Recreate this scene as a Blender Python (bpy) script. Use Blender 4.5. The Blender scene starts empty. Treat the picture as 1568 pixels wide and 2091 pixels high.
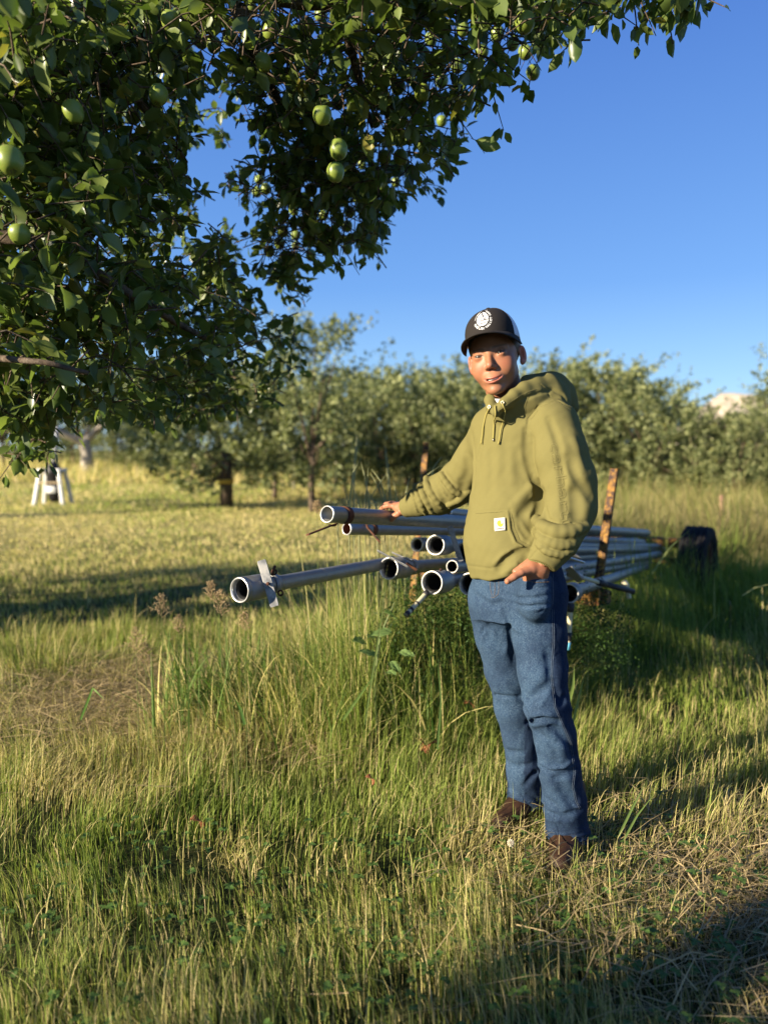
import bpy, math, random
import numpy as np
from mathutils import Vector, Matrix
R = math.radians
rng = np.random.default_rng(7)
random.seed(7)
SC = bpy.context.scene
COL = SC.collection

# ---------------------------------------------------------------- camera
CAM_Z = 1.25
PITCH = R(4.79)
F = 1498.5                                   # focal length in pixels of a 1568 x 2091 frame
cd = bpy.data.cameras.new('camera')
cam = bpy.data.objects.new('camera', cd)
COL.objects.link(cam)
cam.location = (0, 0, CAM_Z)
cam.rotation_euler = (R(90) - PITCH, 0, 0)
cd.sensor_fit = 'VERTICAL'
cd.sensor_height = 36
cd.sensor_width = 27
cd.lens = F / 2091 * 36
cd.clip_start = 0.05
cd.clip_end = 6000
cd.dof.use_dof = True
cd.dof.focus_distance = 2.25
cd.dof.aperture_fstop = 1.7
SC.camera = cam

# ---------------------------------------------------------------- sky and sun
SUN_EL, SUN_AZ = R(17), R(60)                # azimuth of the travel direction, from +Y towards +X
L = np.array([math.cos(SUN_EL) * math.sin(SUN_AZ), math.cos(SUN_EL) * math.cos(SUN_AZ), -math.sin(SUN_EL)])
w = bpy.data.worlds.new('World')
SC.world = w
w.use_nodes = True
nt = w.node_tree
bg = nt.nodes['Background']
sky = nt.nodes.new('ShaderNodeTexSky')
sky.sky_type = 'NISHITA'
sky.sun_disc = False
sky.sun_elevation = SUN_EL
sky.sun_rotation = math.atan2(-L[0], -L[1])
sky.altitude = 1500
sky.air_density = 1.0
sky.dust_density = 0.0
sky.ozone_density = 2.0
# clear evening air: the same all round, paler towards the horizon, deep blue overhead
tcw = nt.nodes.new('ShaderNodeTexCoord'); sep = nt.nodes.new('ShaderNodeSeparateXYZ'); rp = nt.nodes.new('ShaderNodeValToRGB')
nt.links.new(tcw.outputs['Generated'], sep.inputs[0]); nt.links.new(sep.outputs[2], rp.inputs[0])
els = rp.color_ramp.elements
stops = [(0.0, (2.7, 4.3, 5.9)), (.08, (1.85, 3.6, 5.9)), (.21, (.88, 2.30, 5.4)), (.52, (.35, 1.14, 4.1)), (1.0, (.25, .76, 2.7))]
while len(els) < len(stops): els.new(.5)
for e_, (p_, c_) in zip(els, stops): e_.position = p_; e_.color = (c_[0] / 6, c_[1] / 6, c_[2] / 6, 1)
sc_ = nt.nodes.new('ShaderNodeVectorMath'); sc_.operation = 'SCALE'; sc_.inputs[3].default_value = 6 * .55
nt.links.new(rp.outputs[0], sc_.inputs[0])
mxw = nt.nodes.new('ShaderNodeMix'); mxw.data_type = 'RGBA'; mxw.inputs[0].default_value = .85
nt.links.new(sky.outputs[0], mxw.inputs[6]); nt.links.new(sc_.outputs[0], mxw.inputs[7]); nt.links.new(mxw.outputs[2], bg.inputs[0])
bg.inputs[1].default_value = 0.10
sd = bpy.data.lights.new('sun', 'SUN')
sd.energy = 5.0
sd.angle = R(0.53)
sd.color = (1.0, 0.87, 0.67)
sun = bpy.data.objects.new('sun', sd)
COL.objects.link(sun)
sun.rotation_euler = Vector(L).to_track_quat('-Z', 'Y').to_euler()
SC.view_settings.view_transform = 'Standard'
SC.view_settings.look = 'None'
SC.view_settings.exposure = 1.52
SC.view_settings.gamma = 1
SC.cycles.max_bounces = 6
SC.cycles.transparent_max_bounces = 8

# ---------------------------------------------------------------- helpers
CP, SP = math.cos(PITCH), math.sin(PITCH)
def at(px, py, Y):
    """world point seen at photo pixel (px, py) at world distance Y"""
    u = (px - 784) / F
    v = (1045.5 - py) / F
    d = (u, CP + v * SP, -SP + v * CP)
    s = Y / d[1]
    return np.array([d[0] * s, Y, CAM_Z + d[2] * s])
def proj(P):
    """photo pixel of world points (N,3)"""
    P = np.asarray(P, float)
    x, y, z = P[..., 0], P[..., 1], P[..., 2] - CAM_Z
    dep = y * CP - z * SP
    up = y * SP + z * CP
    return 784 + F * x / dep, 1045.5 - F * up / dep
def ray(px, py):
    u = (px - 784) / F
    v = (1045.5 - py) / F
    d = np.array((u, CP + v * SP, -SP + v * CP))
    return d / np.linalg.norm(d)

def tag(o, label=None, cat=None, group=None, kind=None):
    if label: o['label'] = label
    if cat: o['category'] = cat
    if group: o['group'] = group
    if kind: o['kind'] = kind
    return o
def empty(name, loc=(0, 0, 0), rz=0):
    o = bpy.data.objects.new(name, None)
    COL.objects.link(o)
    o.location = loc
    o.rotation_euler = (0, 0, rz)
    o.empty_display_size = .05
    return o
def wmat(p):
    m = Matrix.Translation(p.location) @ p.rotation_euler.to_matrix().to_4x4()
    return wmat(p.parent) @ p.matrix_parent_inverse @ m if p.parent else m
def child(o, p):
    """parent keeping world-space mesh coordinates"""
    o.parent = p
    o.matrix_parent_inverse = wmat(p).inverted()
    return o
def link(name, me, mat=None, parent=None):
    o = bpy.data.objects.new(name, me)
    COL.objects.link(o)
    if mat:
        for m in (mat if isinstance(mat, (list, tuple)) else [mat]): me.materials.append(m)
    if parent: child(o, parent)
    return o
def mesh_np(name, V, Fc, mat=None, parent=None, smooth=True, col=None, link_it=True):
    """V (N,3), Fc (M,3) or (M,4) numpy arrays -> one mesh object; col = (N,3) per vertex colours"""
    me = bpy.data.meshes.new(name)
    V = np.ascontiguousarray(V, dtype=np.float32)
    Fc = np.ascontiguousarray(Fc, dtype=np.int32)
    k = Fc.shape[1]
    me.vertices.add(len(V)); me.vertices.foreach_set('co', V.ravel())
    me.loops.add(Fc.size); me.loops.foreach_set('vertex_index', Fc.ravel())
    me.polygons.add(len(Fc)); me.polygons.foreach_set('loop_start', np.arange(0, Fc.size, k, dtype=np.int32))
    if smooth: me.polygons.foreach_set('use_smooth', np.ones(len(Fc), dtype=bool))
    if col is not None:
        a = me.color_attributes.new('Col', 'FLOAT_COLOR', 'POINT')
        c = np.ones((len(V), 4), dtype=np.float32); c[:, :3] = col
        a.data.foreach_set('color', c.ravel())
    me.update(calc_edges=True)
    if not link_it: return me
    return link(name, me, mat, parent)
def copy_obj(o, parent=None):
    c = o.copy(); COL.objects.link(c)
    if parent is not None: c.parent = parent
    return c

class N:
    """tiny node helper"""
    def __init__(s, name, rough=.6, spec=.3, metal=0):
        s.m = bpy.data.materials.new(name); s.m.use_nodes = True
        s.t = s.m.node_tree; s.b = s.t.nodes['Principled BSDF']
        s.b.inputs['Roughness'].default_value = rough
        s.b.inputs['Specular IOR Level'].default_value = spec
        s.b.inputs['Metallic'].default_value = metal
    def n(s, ty, **kw):
        q = s.t.nodes.new(ty)
        for k, v in kw.items():
            if k.startswith('i_'):
                key = k[2:]; key = int(key) if key.isdigit() else key.replace('_', ' ')
                q.inputs[key].default_value = v
            else: setattr(q, k, v)
        return q
    def l(s, a, b): s.t.links.new(a, b); return s
    def coord(s, scale=(1, 1, 1), out='Object'):
        tc = s.n('ShaderNodeTexCoord'); mp = s.n('ShaderNodeMapping')
        s.l(tc.outputs[out], mp.inputs[0]); mp.inputs['Scale'].default_value = scale
        return mp.outputs[0]
    def noise(s, vec, scale, detail=4, rough=.55):
        q = s.n('ShaderNodeTexNoise'); q.inputs['Scale'].default_value = scale
        q.inputs['Detail'].default_value = detail; q.inputs['Roughness'].default_value = rough
        s.l(vec, q.inputs['Vector']); return q.outputs['Fac']
    def ramp(s, fac, stops):
        q = s.n('ShaderNodeValToRGB'); e = q.color_ramp.elements
        while len(e) < len(stops): e.new(.5)
        for i, (p, c) in enumerate(stops):
            e[i].position = p; e[i].color = (*c, 1) if len(c) == 3 else c
        s.l(fac, q.inputs[0]); return q.outputs[0]
    def mix(s, fac, a, b, mode='MIX'):
        q = s.n('ShaderNodeMix', data_type='RGBA', blend_type=mode)
        for sock, v in ((q.inputs[0], fac), (q.inputs[6], a), (q.inputs[7], b)):
            if isinstance(v, (int, float)): sock.default_value = v
            elif isinstance(v, tuple): sock.default_value = (*v, 1) if len(v) == 3 else v
            else: s.l(v, sock)
        return q.outputs[2]
    def math(s, op, a, b=0.0, clamp=False):
        q = s.n('ShaderNodeMath', operation=op, use_clamp=clamp)
        for sock, v in ((q.inputs[0], a), (q.inputs[1], b)):
            if isinstance(v, (int, float)): sock.default_value = v
            else: s.l(v, sock)
        return q.outputs[0]
    def bump(s, h, strength=.3, dist=.001, normal=None):
        q = s.n('ShaderNodeBump'); q.inputs['Strength'].default_value = strength; q.inputs['Distance'].default_value = dist
        s.l(h, q.inputs['Height'])
        if normal is not None: s.l(normal, q.inputs['Normal'])
        s.l(q.outputs[0], s.b.inputs['Normal']); return q.outputs[0]
    def col(s, v):
        if isinstance(v, tuple): s.b.inputs['Base Color'].default_value = (*v, 1)
        else: s.l(v, s.b.inputs['Base Color'])
        return s
    def attr(s, name='Col'):
        q = s.n('ShaderNodeAttribute'); q.attribute_name = name; return q.outputs['Color']
def plain(name, c, rough=.6, spec=.3, metal=0, var=.12, sc=30):
    m = N(name, rough, spec, metal); v = m.coord()
    f = m.noise(v, sc, 3)
    m.col(m.mix(f, tuple(x * (1 - var) for x in c), tuple(min(1, x * (1 + var)) for x in c)))
    return m.m

# ---- signed distance modelling
def cap_(P, a, b, r1, r2=None):
    if r2 is None: r2 = r1
    a = np.asarray(a, float); b = np.asarray(b, float)
    ab = b - a; t = np.clip(((P - a) @ ab) / max(ab @ ab, 1e-12), 0, 1)
    return np.linalg.norm(P - a - t[:, None] * ab, axis=1) - (r1 + (r2 - r1) * t)
def ell_(P, c, r, M=None):
    q = P - np.asarray(c, float)
    if M is not None: q = q @ M          # columns of M = local axes
    r = np.asarray(r, float)
    k0 = np.linalg.norm(q / r, axis=1); k1 = np.linalg.norm(q / (r * r), axis=1) + 1e-9
    return np.where(k0 < 1e-6, -r.min(), k0 * (k0 - 1) / k1)
def smin(a, b, k):
    h = np.clip(.5 + .5 * (b - a) / k, 0, 1)
    return b + (a - b) * h - k * h * (1 - h)
def smax(a, b, k): return -smin(-a, -b, k)
def chain(P, pts, rad, k=.02):
    d = None
    for i in range(len(pts) - 1):
        e = cap_(P, pts[i], pts[i + 1], rad[i], rad[i + 1])
        d = e if d is None else (smin(d, e, k) if k else np.minimum(d, e))
    return d
def surfnet(f, lo, hi, h, smooth_it=1):
    lo = np.asarray(lo, float); hi = np.asarray(hi, float)
    nb = np.ceil((hi - lo) / (4 * h)).astype(int); n = nb * 4 + 1
    # coarse pass over block centres
    ax = [lo[i] + (np.arange(nb[i]) * 4 + 2) * h for i in range(3)]
    G = np.stack(np.meshgrid(*ax, indexing='ij'), -1).reshape(-1, 3)
    dc = f(G).reshape(nb)
    near = np.abs(dc) < 4 * h * 1.5
    V = np.repeat(np.repeat(np.repeat(dc, 4, 0), 4, 1), 4, 2)
    V = np.pad(V, ((0, 1),) * 3, mode='edge')
    m = np.repeat(np.repeat(np.repeat(near, 4, 0), 4, 1), 4, 2)
    m = np.pad(m, ((0, 1),) * 3, mode='edge')
    m[4::4] |= m[3:-1:4]; m[:, 4::4] |= m[:, 3:-1:4]; m[:, :, 4::4] |= m[:, :, 3:-1:4]
    idx = np.argwhere(m)
    out = np.empty(len(idx))
    for s in range(0, len(idx), 400000):
        out[s:s + 400000] = f(lo + idx[s:s + 400000] * h)
    V[m] = out
    for b_ in (0, -1): V[b_] = V[:, b_] = V[:, :, b_] = 1.0
    S = V < 0
    c = S[:-1, :-1, :-1].astype(np.int8)
    tot = np.zeros_like(c)
    for dx in (0, 1):
        for dy in (0, 1):
            for dz in (0, 1):
                tot += S[dx:n[0] - 1 + dx, dy:n[1] - 1 + dy, dz:n[2] - 1 + dz]
    act = (tot > 0) & (tot < 8)
    ci = np.argwhere(act)
    vid = -np.ones(act.shape, dtype=np.int64); vid[act] = np.arange(len(ci))
    acc = np.zeros((len(ci), 3)); cnt = np.zeros(len(ci))
    cor = [(0, 0, 0), (1, 0, 0), (0, 1, 0), (1, 1, 0), (0, 0, 1), (1, 0, 1), (0, 1, 1), (1, 1, 1)]
    vals = [V[ci[:, 0] + a, ci[:, 1] + b, ci[:, 2] + e] for a, b, e in cor]
    for a in range(8):
        for b in range(a + 1, 8):
            ca, cb = np.array(cor[a]), np.array(cor[b])
            if np.abs(ca - cb).sum() != 1: continue
            va, vb = vals[a], vals[b]
            x = (va < 0) != (vb < 0)
            t = va[x] / (va[x] - vb[x])
            acc[x] += ca + t[:, None] * (cb - ca); cnt[x] += 1
    VV = lo + (ci + acc / cnt[:, None]) * h
    Q = []
    for axis in range(3):
        s0 = [slice(None)] * 3; s1 = [slice(None)] * 3
        s0[axis] = slice(0, -1); s1[axis] = slice(1, None)
        A, B = S[tuple(s0)], S[tuple(s1)]
        e = np.argwhere(A != B)
        o1, o2 = [(1, 2), (2, 0), (0, 1)][axis]
        ok = (e[:, o1] > 0) & (e[:, o2] > 0) & (e[:, o1] < n[o1] - 1) & (e[:, o2] < n[o2] - 1)
        e = e[ok]
        def g(d1, d2):
            q = e.copy(); q[:, o1] -= d1; q[:, o2] -= d2
            return vid[q[:, 0], q[:, 1], q[:, 2]]
        q = np.stack([g(1, 1), g(0, 1), g(0, 0), g(1, 0)], 1)
        flip = ~A[e[:, 0], e[:, 1], e[:, 2]]
        q[flip] = q[flip][:, ::-1]
        Q.append(q)
    Q = np.concatenate(Q)
    Q = Q[(Q >= 0).all(1)]
    for _ in range(smooth_it):
        s = np.zeros_like(VV); k = np.zeros(len(VV))
        for a, b in ((0, 1), (1, 2), (2, 3), (3, 0)):
            np.add.at(s, Q[:, a], VV[Q[:, b]]); np.add.at(k, Q[:, a], 1)
            np.add.at(s, Q[:, b], VV[Q[:, a]]); np.add.at(k, Q[:, b], 1)
        VV = VV * .5 + .5 * s / np.maximum(k, 1)[:, None]
    return VV, Q
def march(f, o, D, t0=1.3, t1=4.0):
    """first hits of many rays with a distance field"""
    D = np.atleast_2d(D); t = np.full(len(D), float(t0)); live = np.ones(len(D), bool)
    for _ in range(70):
        k = np.where(live)[0]
        if len(k) == 0: break
        v = f(o + D[k] * t[k, None])
        t[k] += v * .8
        live[k] = (v > .0008) & (t[k] < t1)
    return o + D * t[:, None]
def rays(px):
    px = np.asarray(px, float)
    u = (px[:, 0] - 784) / F; v = (1045.5 - px[:, 1]) / F
    d = np.stack([u, CP + v * SP, -SP + v * CP], 1)
    return d / np.linalg.norm(d, axis=1)[:, None]
def grid_mesh(P):
    """P (a,b,3) -> V, quads"""
    a, b = P.shape[:2]
    i = np.arange(a * b).reshape(a, b)
    q = np.stack([i[:-1, :-1], i[1:, :-1], i[1:, 1:], i[:-1, 1:]], -1).reshape(-1, 4)
    return P.reshape(-1, 3), q
def frame(d):
    d = np.asarray(d, float); d = d / np.linalg.norm(d)
    a = np.cross(d, (0, 0, 1.0))
    if np.linalg.norm(a) < 1e-3: a = np.array((1.0, 0, 0))
    a /= np.linalg.norm(a); b = np.cross(a, d)
    return a, b, d
def tube(pts, rad, seg=8, close=True):
    """swept tube -> V, list of quads (numpy), round ends closed with degenerate rings"""
    pts = np.asarray(pts, float); rad = np.broadcast_to(np.asarray(rad, float), (len(pts),))
    T = np.gradient(pts, axis=0); T /= np.linalg.norm(T, axis=1)[:, None] + 1e-12
    a, b, _ = frame(T[0]); ring = []
    for i in range(len(pts)):
        a = a - T[i] * (a @ T[i]); a /= np.linalg.norm(a) + 1e-12; b = np.cross(T[i], a)
        th = np.arange(seg) * 2 * np.pi / seg
        ring.append(pts[i] + rad[i] * (np.cos(th)[:, None] * a + np.sin(th)[:, None] * b))
    if close:
        ring = [np.repeat(pts[:1], seg, 0)] + ring + [np.repeat(pts[-1:], seg, 0)]
    Rg = np.stack(ring); k = len(Rg)
    i = np.arange(k * seg).reshape(k, seg)
    q = np.stack([i[:-1], np.roll(i[:-1], -1, 1), np.roll(i[1:], -1, 1), i[1:]], -1).reshape(-1, 4)
    return Rg.reshape(-1, 3), q
def merge(parts):
    V, Q, o = [], [], 0
    for v, q in parts: V.append(v); Q.append(q + o); o += len(v)
    return np.concatenate(V), np.concatenate(Q)
def inpoly(x, y, poly):
    r = np.zeros(np.shape(x), bool); n = len(poly)
    for i in range(n):
        x1, y1 = poly[i]; x2, y2 = poly[(i + 1) % n]
        c = ((y1 > y) != (y2 > y)) & (x < (x2 - x1) * (y - y1) / (y2 - y1 + 1e-12) + x1)
        r ^= c
    return r
def vnoise(x, y, s=1.0, seed=0):
    """cheap smooth 2-D value noise in 0..1"""
    x = np.asarray(x, float) * s + seed * 17.13; y = np.asarray(y, float) * s + seed * 5.71
    xi, yi = np.floor(x), np.floor(y); fx, fy = x - xi, y - yi
    fx = fx * fx * (3 - 2 * fx); fy = fy * fy * (3 - 2 * fy)
    def h(a, b):
        v = np.sin(a * 127.1 + b * 311.7 + seed * 3.3) * 43758.5453
        return v - np.floor(v)
    return (h(xi, yi) * (1 - fx) + h(xi + 1, yi) * fx) * (1 - fy) + (h(xi, yi + 1) * (1 - fx) + h(xi + 1, yi + 1) * fx) * fy
def resample(pts, n):
    p = np.asarray(pts, float); s = np.r_[0, np.cumsum(np.linalg.norm(np.diff(p, axis=0), axis=1))]
    t = np.linspace(0, s[-1], n)
    return np.stack([np.interp(t, s, p[:, i]) for i in range(p.shape[1])], 1)
# ================================================================ ground, hill and grass
def gz(x, y):
    """terrain height"""
    x = np.asarray(x, float); y = np.asarray(y, float)
    z = .022 * (vnoise(x, y, 1.3, 1) - .5) + .012 * (vnoise(x, y, 4.0, 2) - .5)
    z = z * np.exp(-(np.hypot(x - .4, y - 2.25) < .35).astype(float) * 1.5)
    z = z + .34 * np.clip((y - 26) / 12, 0, 1) ** 1.5 + .5 * np.clip((y - 60) / 200, 0, 1)
    return z - .004
def seg_dist(x, y, a, b):
    a = np.array(a, float); b = np.array(b, float); ab = b - a
    t = np.clip(((x - a[0]) * ab[0] + (y - a[1]) * ab[1]) / (ab @ ab), 0, 1)
    return np.hypot(x - a[0] - t * ab[0], y - a[1] - t * ab[1])
def sstep(a, b, v): t = np.clip((v - a) / (b - a), 0, 1); return t * t * (3 - 2 * t)
def straw_amt(x, y):
    """0 green .. 1 dry"""
    px = 784 + F * x / np.maximum(y, .3)
    n = vnoise(x, y, 1.1, 5); n2 = vnoise(x, y, 3.2, 6)
    s = .38 + .6 * (n - .5) + .35 * (n2 - .5)
    mat_ = np.exp(-((x + 1.15) / .85) ** 2 - ((y - 3.55) / .60) ** 2)
    mat_ = np.maximum(mat_, .9 * np.exp(-((x + .42) / .30) ** 2 - ((y - 3.25) / .30) ** 2))
    s = s + .75 * mat_ * (.5 + n2)
    s = s + .5 * np.exp(-((x - 1.15) / .45) ** 2 - ((y - 1.75) / .5) ** 2)           # dry clippings, bottom right
    s = s + .55 * sstep(.68, .82, vnoise(x, y, 2.6, 71)) * (y < 3.6)
    s = np.where(y > 7, .93 + .9 * (vnoise(x, y * .35, .9, 8) - .5) + .25 * (n2 - .5), s)
    s = np.where(y > 14.5, .62 + .7 * (vnoise(x, y * .3, .5, 9) - .5), s)
    s = s + np.where((y > 27) & (x < 1), .30, 0)
    tl = np.exp(-(seg_dist(x, y, (0, 3.1), (2.7, 6.2)) / .7) ** 2)
    s = s * (1 - .55 * tl)
    s = s - .3 * ((x > 1.4) & (y > 3.4) & (y < 16)) * 1.0
    return np.clip(s, 0, 1), mat_
# terrain sheet: fine near the camera, coarse far away, reaching the horizon
gy = np.r_[np.linspace(-12, .8, 14), np.linspace(1, 10, 110), np.linspace(10.3, 45, 90), np.geomspace(47, 4200, 40)]
gxn = np.r_[-np.geomspace(3600, 13, 26), np.linspace(-12, 12, 200), np.geomspace(13, 3600, 26)]
X, Y = np.meshgrid(gxn, gy, indexing='ij')
Z = gz(X, Y)
V, Q = grid_mesh(np.stack([X, Y, Z], -1))
gm = N('soil_and_thatch', .95, .05); gv = gm.coord((1, 1, 1))
g1 = gm.noise(gv, 7, 6, .7); g2 = gm.noise(gv, 90, 4, .7); g3 = gm.noise(gv, .22, 4)
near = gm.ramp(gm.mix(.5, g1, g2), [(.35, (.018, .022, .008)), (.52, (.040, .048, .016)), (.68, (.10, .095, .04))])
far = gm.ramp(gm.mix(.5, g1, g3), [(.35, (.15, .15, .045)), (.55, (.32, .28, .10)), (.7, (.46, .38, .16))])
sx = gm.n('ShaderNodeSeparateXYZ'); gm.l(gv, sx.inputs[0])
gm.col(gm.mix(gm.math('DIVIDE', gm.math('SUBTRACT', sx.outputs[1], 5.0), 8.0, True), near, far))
gm.bump(g2, .8, .01)
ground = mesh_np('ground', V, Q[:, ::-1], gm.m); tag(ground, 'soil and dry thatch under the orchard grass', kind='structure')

# far rocky hill
def hill(cx, cy, h, rx, ry, seed):
    a = np.linspace(-1.6, 1.6, 60); X, Y = np.meshgrid(a, a, indexing='ij')
    r = np.hypot(X, Y)
    z = np.clip(1 - r, 0, 1) ** .9
    z = np.minimum(z, .80 + .05 * vnoise(X, Y, 4, seed)) / .82
    z = z + .10 * (vnoise(X, Y, 3.1, seed) - .5) * (z > 0.02) + .05 * (vnoise(X, Y, 8, seed + 1) - .5) * (z > .02)
    return np.stack([cx + X * rx, cy + Y * ry, -2 + z * h], -1)
hc = at(1498, 805, 900)
V, Q = grid_mesh(hill(hc[0] + 4, 900, hc[2] + 1, 95, 150, 3))
hm = N('pale_rock', .95, .05); hv = hm.coord(); hm.col(hm.ramp(hm.noise(hv, .05, 6, .7), [(.3, (.20, .18, .12)), (.5, (.40, .34, .26)), (.7, (.50, .44, .35))])); hm.bump(hm.noise(hv, .12, 5), .8, 6)
o = mesh_np('hill', V, Q, hm.m); tag(o, 'pale rocky hill beyond the orchard at the right', kind='structure')

# ---------------------------------------------------------------- grass
def leafy_mat(name, rough=.55, trans=.35, spec=.25, bumpy=0):
    m = N(name, rough, spec); at_ = m.attr(); nv = m.coord(); nf = m.noise(nv, 45, 3)
    c = m.mix(m.math('MULTIPLY', nf, .45), at_, m.mix(1.0, at_, (.55, .62, .55), 'MULTIPLY')); m.col(c)
    tr = m.n('ShaderNodeBsdfTranslucent'); m.l(m.mix(1.0, c, (1.25, 1.35, .75), 'MULTIPLY'), tr.inputs[0])
    mx = m.n('ShaderNodeMixShader'); mx.inputs[0].default_value = trans
    out = m.t.nodes['Material Output']; m.l(m.b.outputs[0], mx.inputs[1]); m.l(tr.outputs[0], mx.inputs[2]); m.l(mx.outputs[0], out.inputs[0])
    return m.m
GRASS = leafy_mat('grass_blade', .6, .30, .2)
G1, G2, G3, G4 = np.array((.060, .130, .016)), np.array((.255, .330, .048)), np.array((.52, .44, .17)), np.array((.60, .47, .26))
def grass_height(x, y):
    n = vnoise(x, y, 2.0, 11); n2 = vnoise(x, y, 6, 12)
    h = .050 + .05 * n + .045 * n2
    h = np.where(y > 2.2, h + .03 * sstep(2.2, 3.0, y), h)
    h = h * (.75 + .6 * vnoise(x, y, 4.3, 14))
    # wild strip round the pipes and the trailer
    d = seg_dist(x, y, (-.05, 3.25), (2.9, 6.6))
    h = h + (.36 + .14 * n2) * sstep(.72, .22, d)
    d2 = seg_dist(x, y, (-.75, 3.35), (.15, 3.2))
    h = h + (.20 + .12 * n2) * sstep(.42, .12, d2)
    pxw = 784 + F * x / np.maximum(y, .3); h = h * (1 - .45 * np.exp(-((pxw - 890) / 95) ** 2) * ((y > 2.75) & (y < 4)))
    # left rough patch
    h = h + .07 * np.exp(-((x + 1.6) / 1.2) ** 2 - ((y - 4.0) / .9) ** 2) * (n2 * 1.5)
    # keep the trampled mat low
    m = np.exp(-((x + .95) / .6) ** 2 - ((y - 3.55) / .4) ** 2); h = h * (1 - .5 * m)
    # lawn to the right, wild again towards the hedge
    h = np.where((x > 1.0) & (d > .6) & (y > 2.3) & (y < 4.4), .10 + .05 * n, h)
    h = h * (1 - .22 * np.exp(-(seg_dist(x, y, (1.9, 4.4), (2.7, 6.2)) / .45) ** 2))
    h = h + .12 * ((x > 1.3) & (y > 4.2)) * sstep(.2, .9, n)
    mown = (x < .25 * y - 1.1) & (y > 5.0)
    h = np.where(mown, .045 + .03 * n, h)
    h = np.where((y > 8.5) & (x > .18 * y), .36 + .45 * n2, h)
    h = np.where((y > 15.0) & (x <= .18 * y), .07 + .06 * n, h)
    h = np.where((y > 19.0) & (y < 21) & (x > -2.2) & (x < 2), .20 + .15 * n, h)
    h = np.where((y > 27), .42 + .42 * n2, h)
    # bottom right: thin clippings
    m = np.exp(-((x - 1.15) / .5) ** 2 - ((y - 1.7) / .45) ** 2); h = h * (1 - .55 * m)
    b = np.exp(-((x - .50) / .22) ** 2 - ((y - 2.05) / .22) ** 2) + np.exp(-((x - .38) / .16) ** 2 - ((y - 2.22) / .12) ** 2); h = h * (1 + .45 * np.minimum(b, 1))
    return h
def blades(x, y, h, wd, bend, segs, colr, az=None, tipc=None, base_z=None, r_=rng):
    n = len(x); az = r_.uniform(0, 2 * np.pi, n) if az is None else az
    f = r_.uniform(0, 2 * np.pi, n)                       # facing of the flat side
    t = np.linspace(0, 1, segs + 1)
    lean = bend[:, None] * (t[None] ** 1.8)
    up_ = np.sin(np.clip((1 - bend * .35)[:, None], .2, 1) * t[None] * np.pi / 2 * .62) / math.sin(np.pi / 2 * .62)
    cx = x[:, None] + np.cos(az)[:, None] * lean * h[:, None]
    cy = y[:, None] + np.sin(az)[:, None] * lean * h[:, None]
    z0 = gz(x, y) if base_z is None else base_z
    cz = z0[:, None] + up_ * h[:, None] * (1 - .38 * bend[:, None] * t[None] ** 2)
    wv = wd[:, None] * (1 - t[None] ** 2.2) * (.8 + .2 * np.cos(t[None] * 2))
    wx = np.cos(f)[:, None] * wv / 2; wy = np.sin(f)[:, None] * wv / 2
    Lf = np.stack([cx - wx, cy - wy, cz], -1)[:, :-1]; Rt = np.stack([cx + wx, cy + wy, cz], -1)[:, :-1]
    tip = np.stack([cx, cy, cz], -1)[:, -1:]
    V = np.concatenate([Lf, Rt, tip], 1); k = V.shape[1]
    T = []
    for i in range(segs - 1):
        T += [(i, segs + i, segs + i + 1), (i, segs + i + 1, i + 1)]
    T.append((segs - 1, 2 * segs - 1, 2 * segs))
    T = np.array(T)
    Fc = (np.arange(n) * k)[:, None, None] + T[None]
    tipc = colr if tipc is None else tipc
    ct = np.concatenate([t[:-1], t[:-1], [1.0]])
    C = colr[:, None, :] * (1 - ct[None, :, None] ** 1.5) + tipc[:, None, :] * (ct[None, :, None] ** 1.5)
    return V.reshape(-1, 3), Fc.reshape(-1, 3), C.reshape(-1, 3)
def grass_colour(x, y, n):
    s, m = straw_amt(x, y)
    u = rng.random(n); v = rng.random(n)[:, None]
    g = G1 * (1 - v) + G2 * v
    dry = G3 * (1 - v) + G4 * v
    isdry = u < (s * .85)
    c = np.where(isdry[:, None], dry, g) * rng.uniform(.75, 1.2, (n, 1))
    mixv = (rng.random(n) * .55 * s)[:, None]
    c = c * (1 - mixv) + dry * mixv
    c = c * (1 + .30 * sstep(6.5, 9, y) * (x < .18 * y) - .55 * ((x > .16 * y) & (y > 7.5)))[:, None]  # far right by the hedge, shade is put into the blade colour
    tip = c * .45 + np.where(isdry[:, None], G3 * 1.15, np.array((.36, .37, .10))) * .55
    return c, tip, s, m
def sample_band(y0, y1, dens, marg=170):
    wpm = (1568 + 2 * marg) / F
    area = wpm / 2 * (y1 ** 2 - y0 ** 2)
    n = int(area * dens)
    y = np.sqrt(rng.uniform(y0 ** 2, y1 ** 2, n)); x = (rng.random(n) - .5) * wpm * y
    return x, y
BV = []
def add(v, f, c): BV.append((v, f, c))
def flush(name, label, mat=GRASS, parent=None, kind='stuff', cat=None, smooth=True):
    V, Fs, Cc, o = [], [], [], 0
    for v, f, c in BV: V.append(v); Fs.append(f + o); Cc.append(c); o += len(v)
    BV.clear()
    ob = mesh_np(name, np.concatenate(V), np.concatenate(Fs), mat, parent, smooth=smooth, col=np.concatenate(Cc))
    tag(ob, label, cat, kind=kind); return ob
def boot_clear(x, y): return ~((seg_dist(x, y, (.545, 2.20), (.495, 2.06)) < .045) | (seg_dist(x, y, (.47, 2.40), (.375, 2.30)) < .042))
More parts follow.
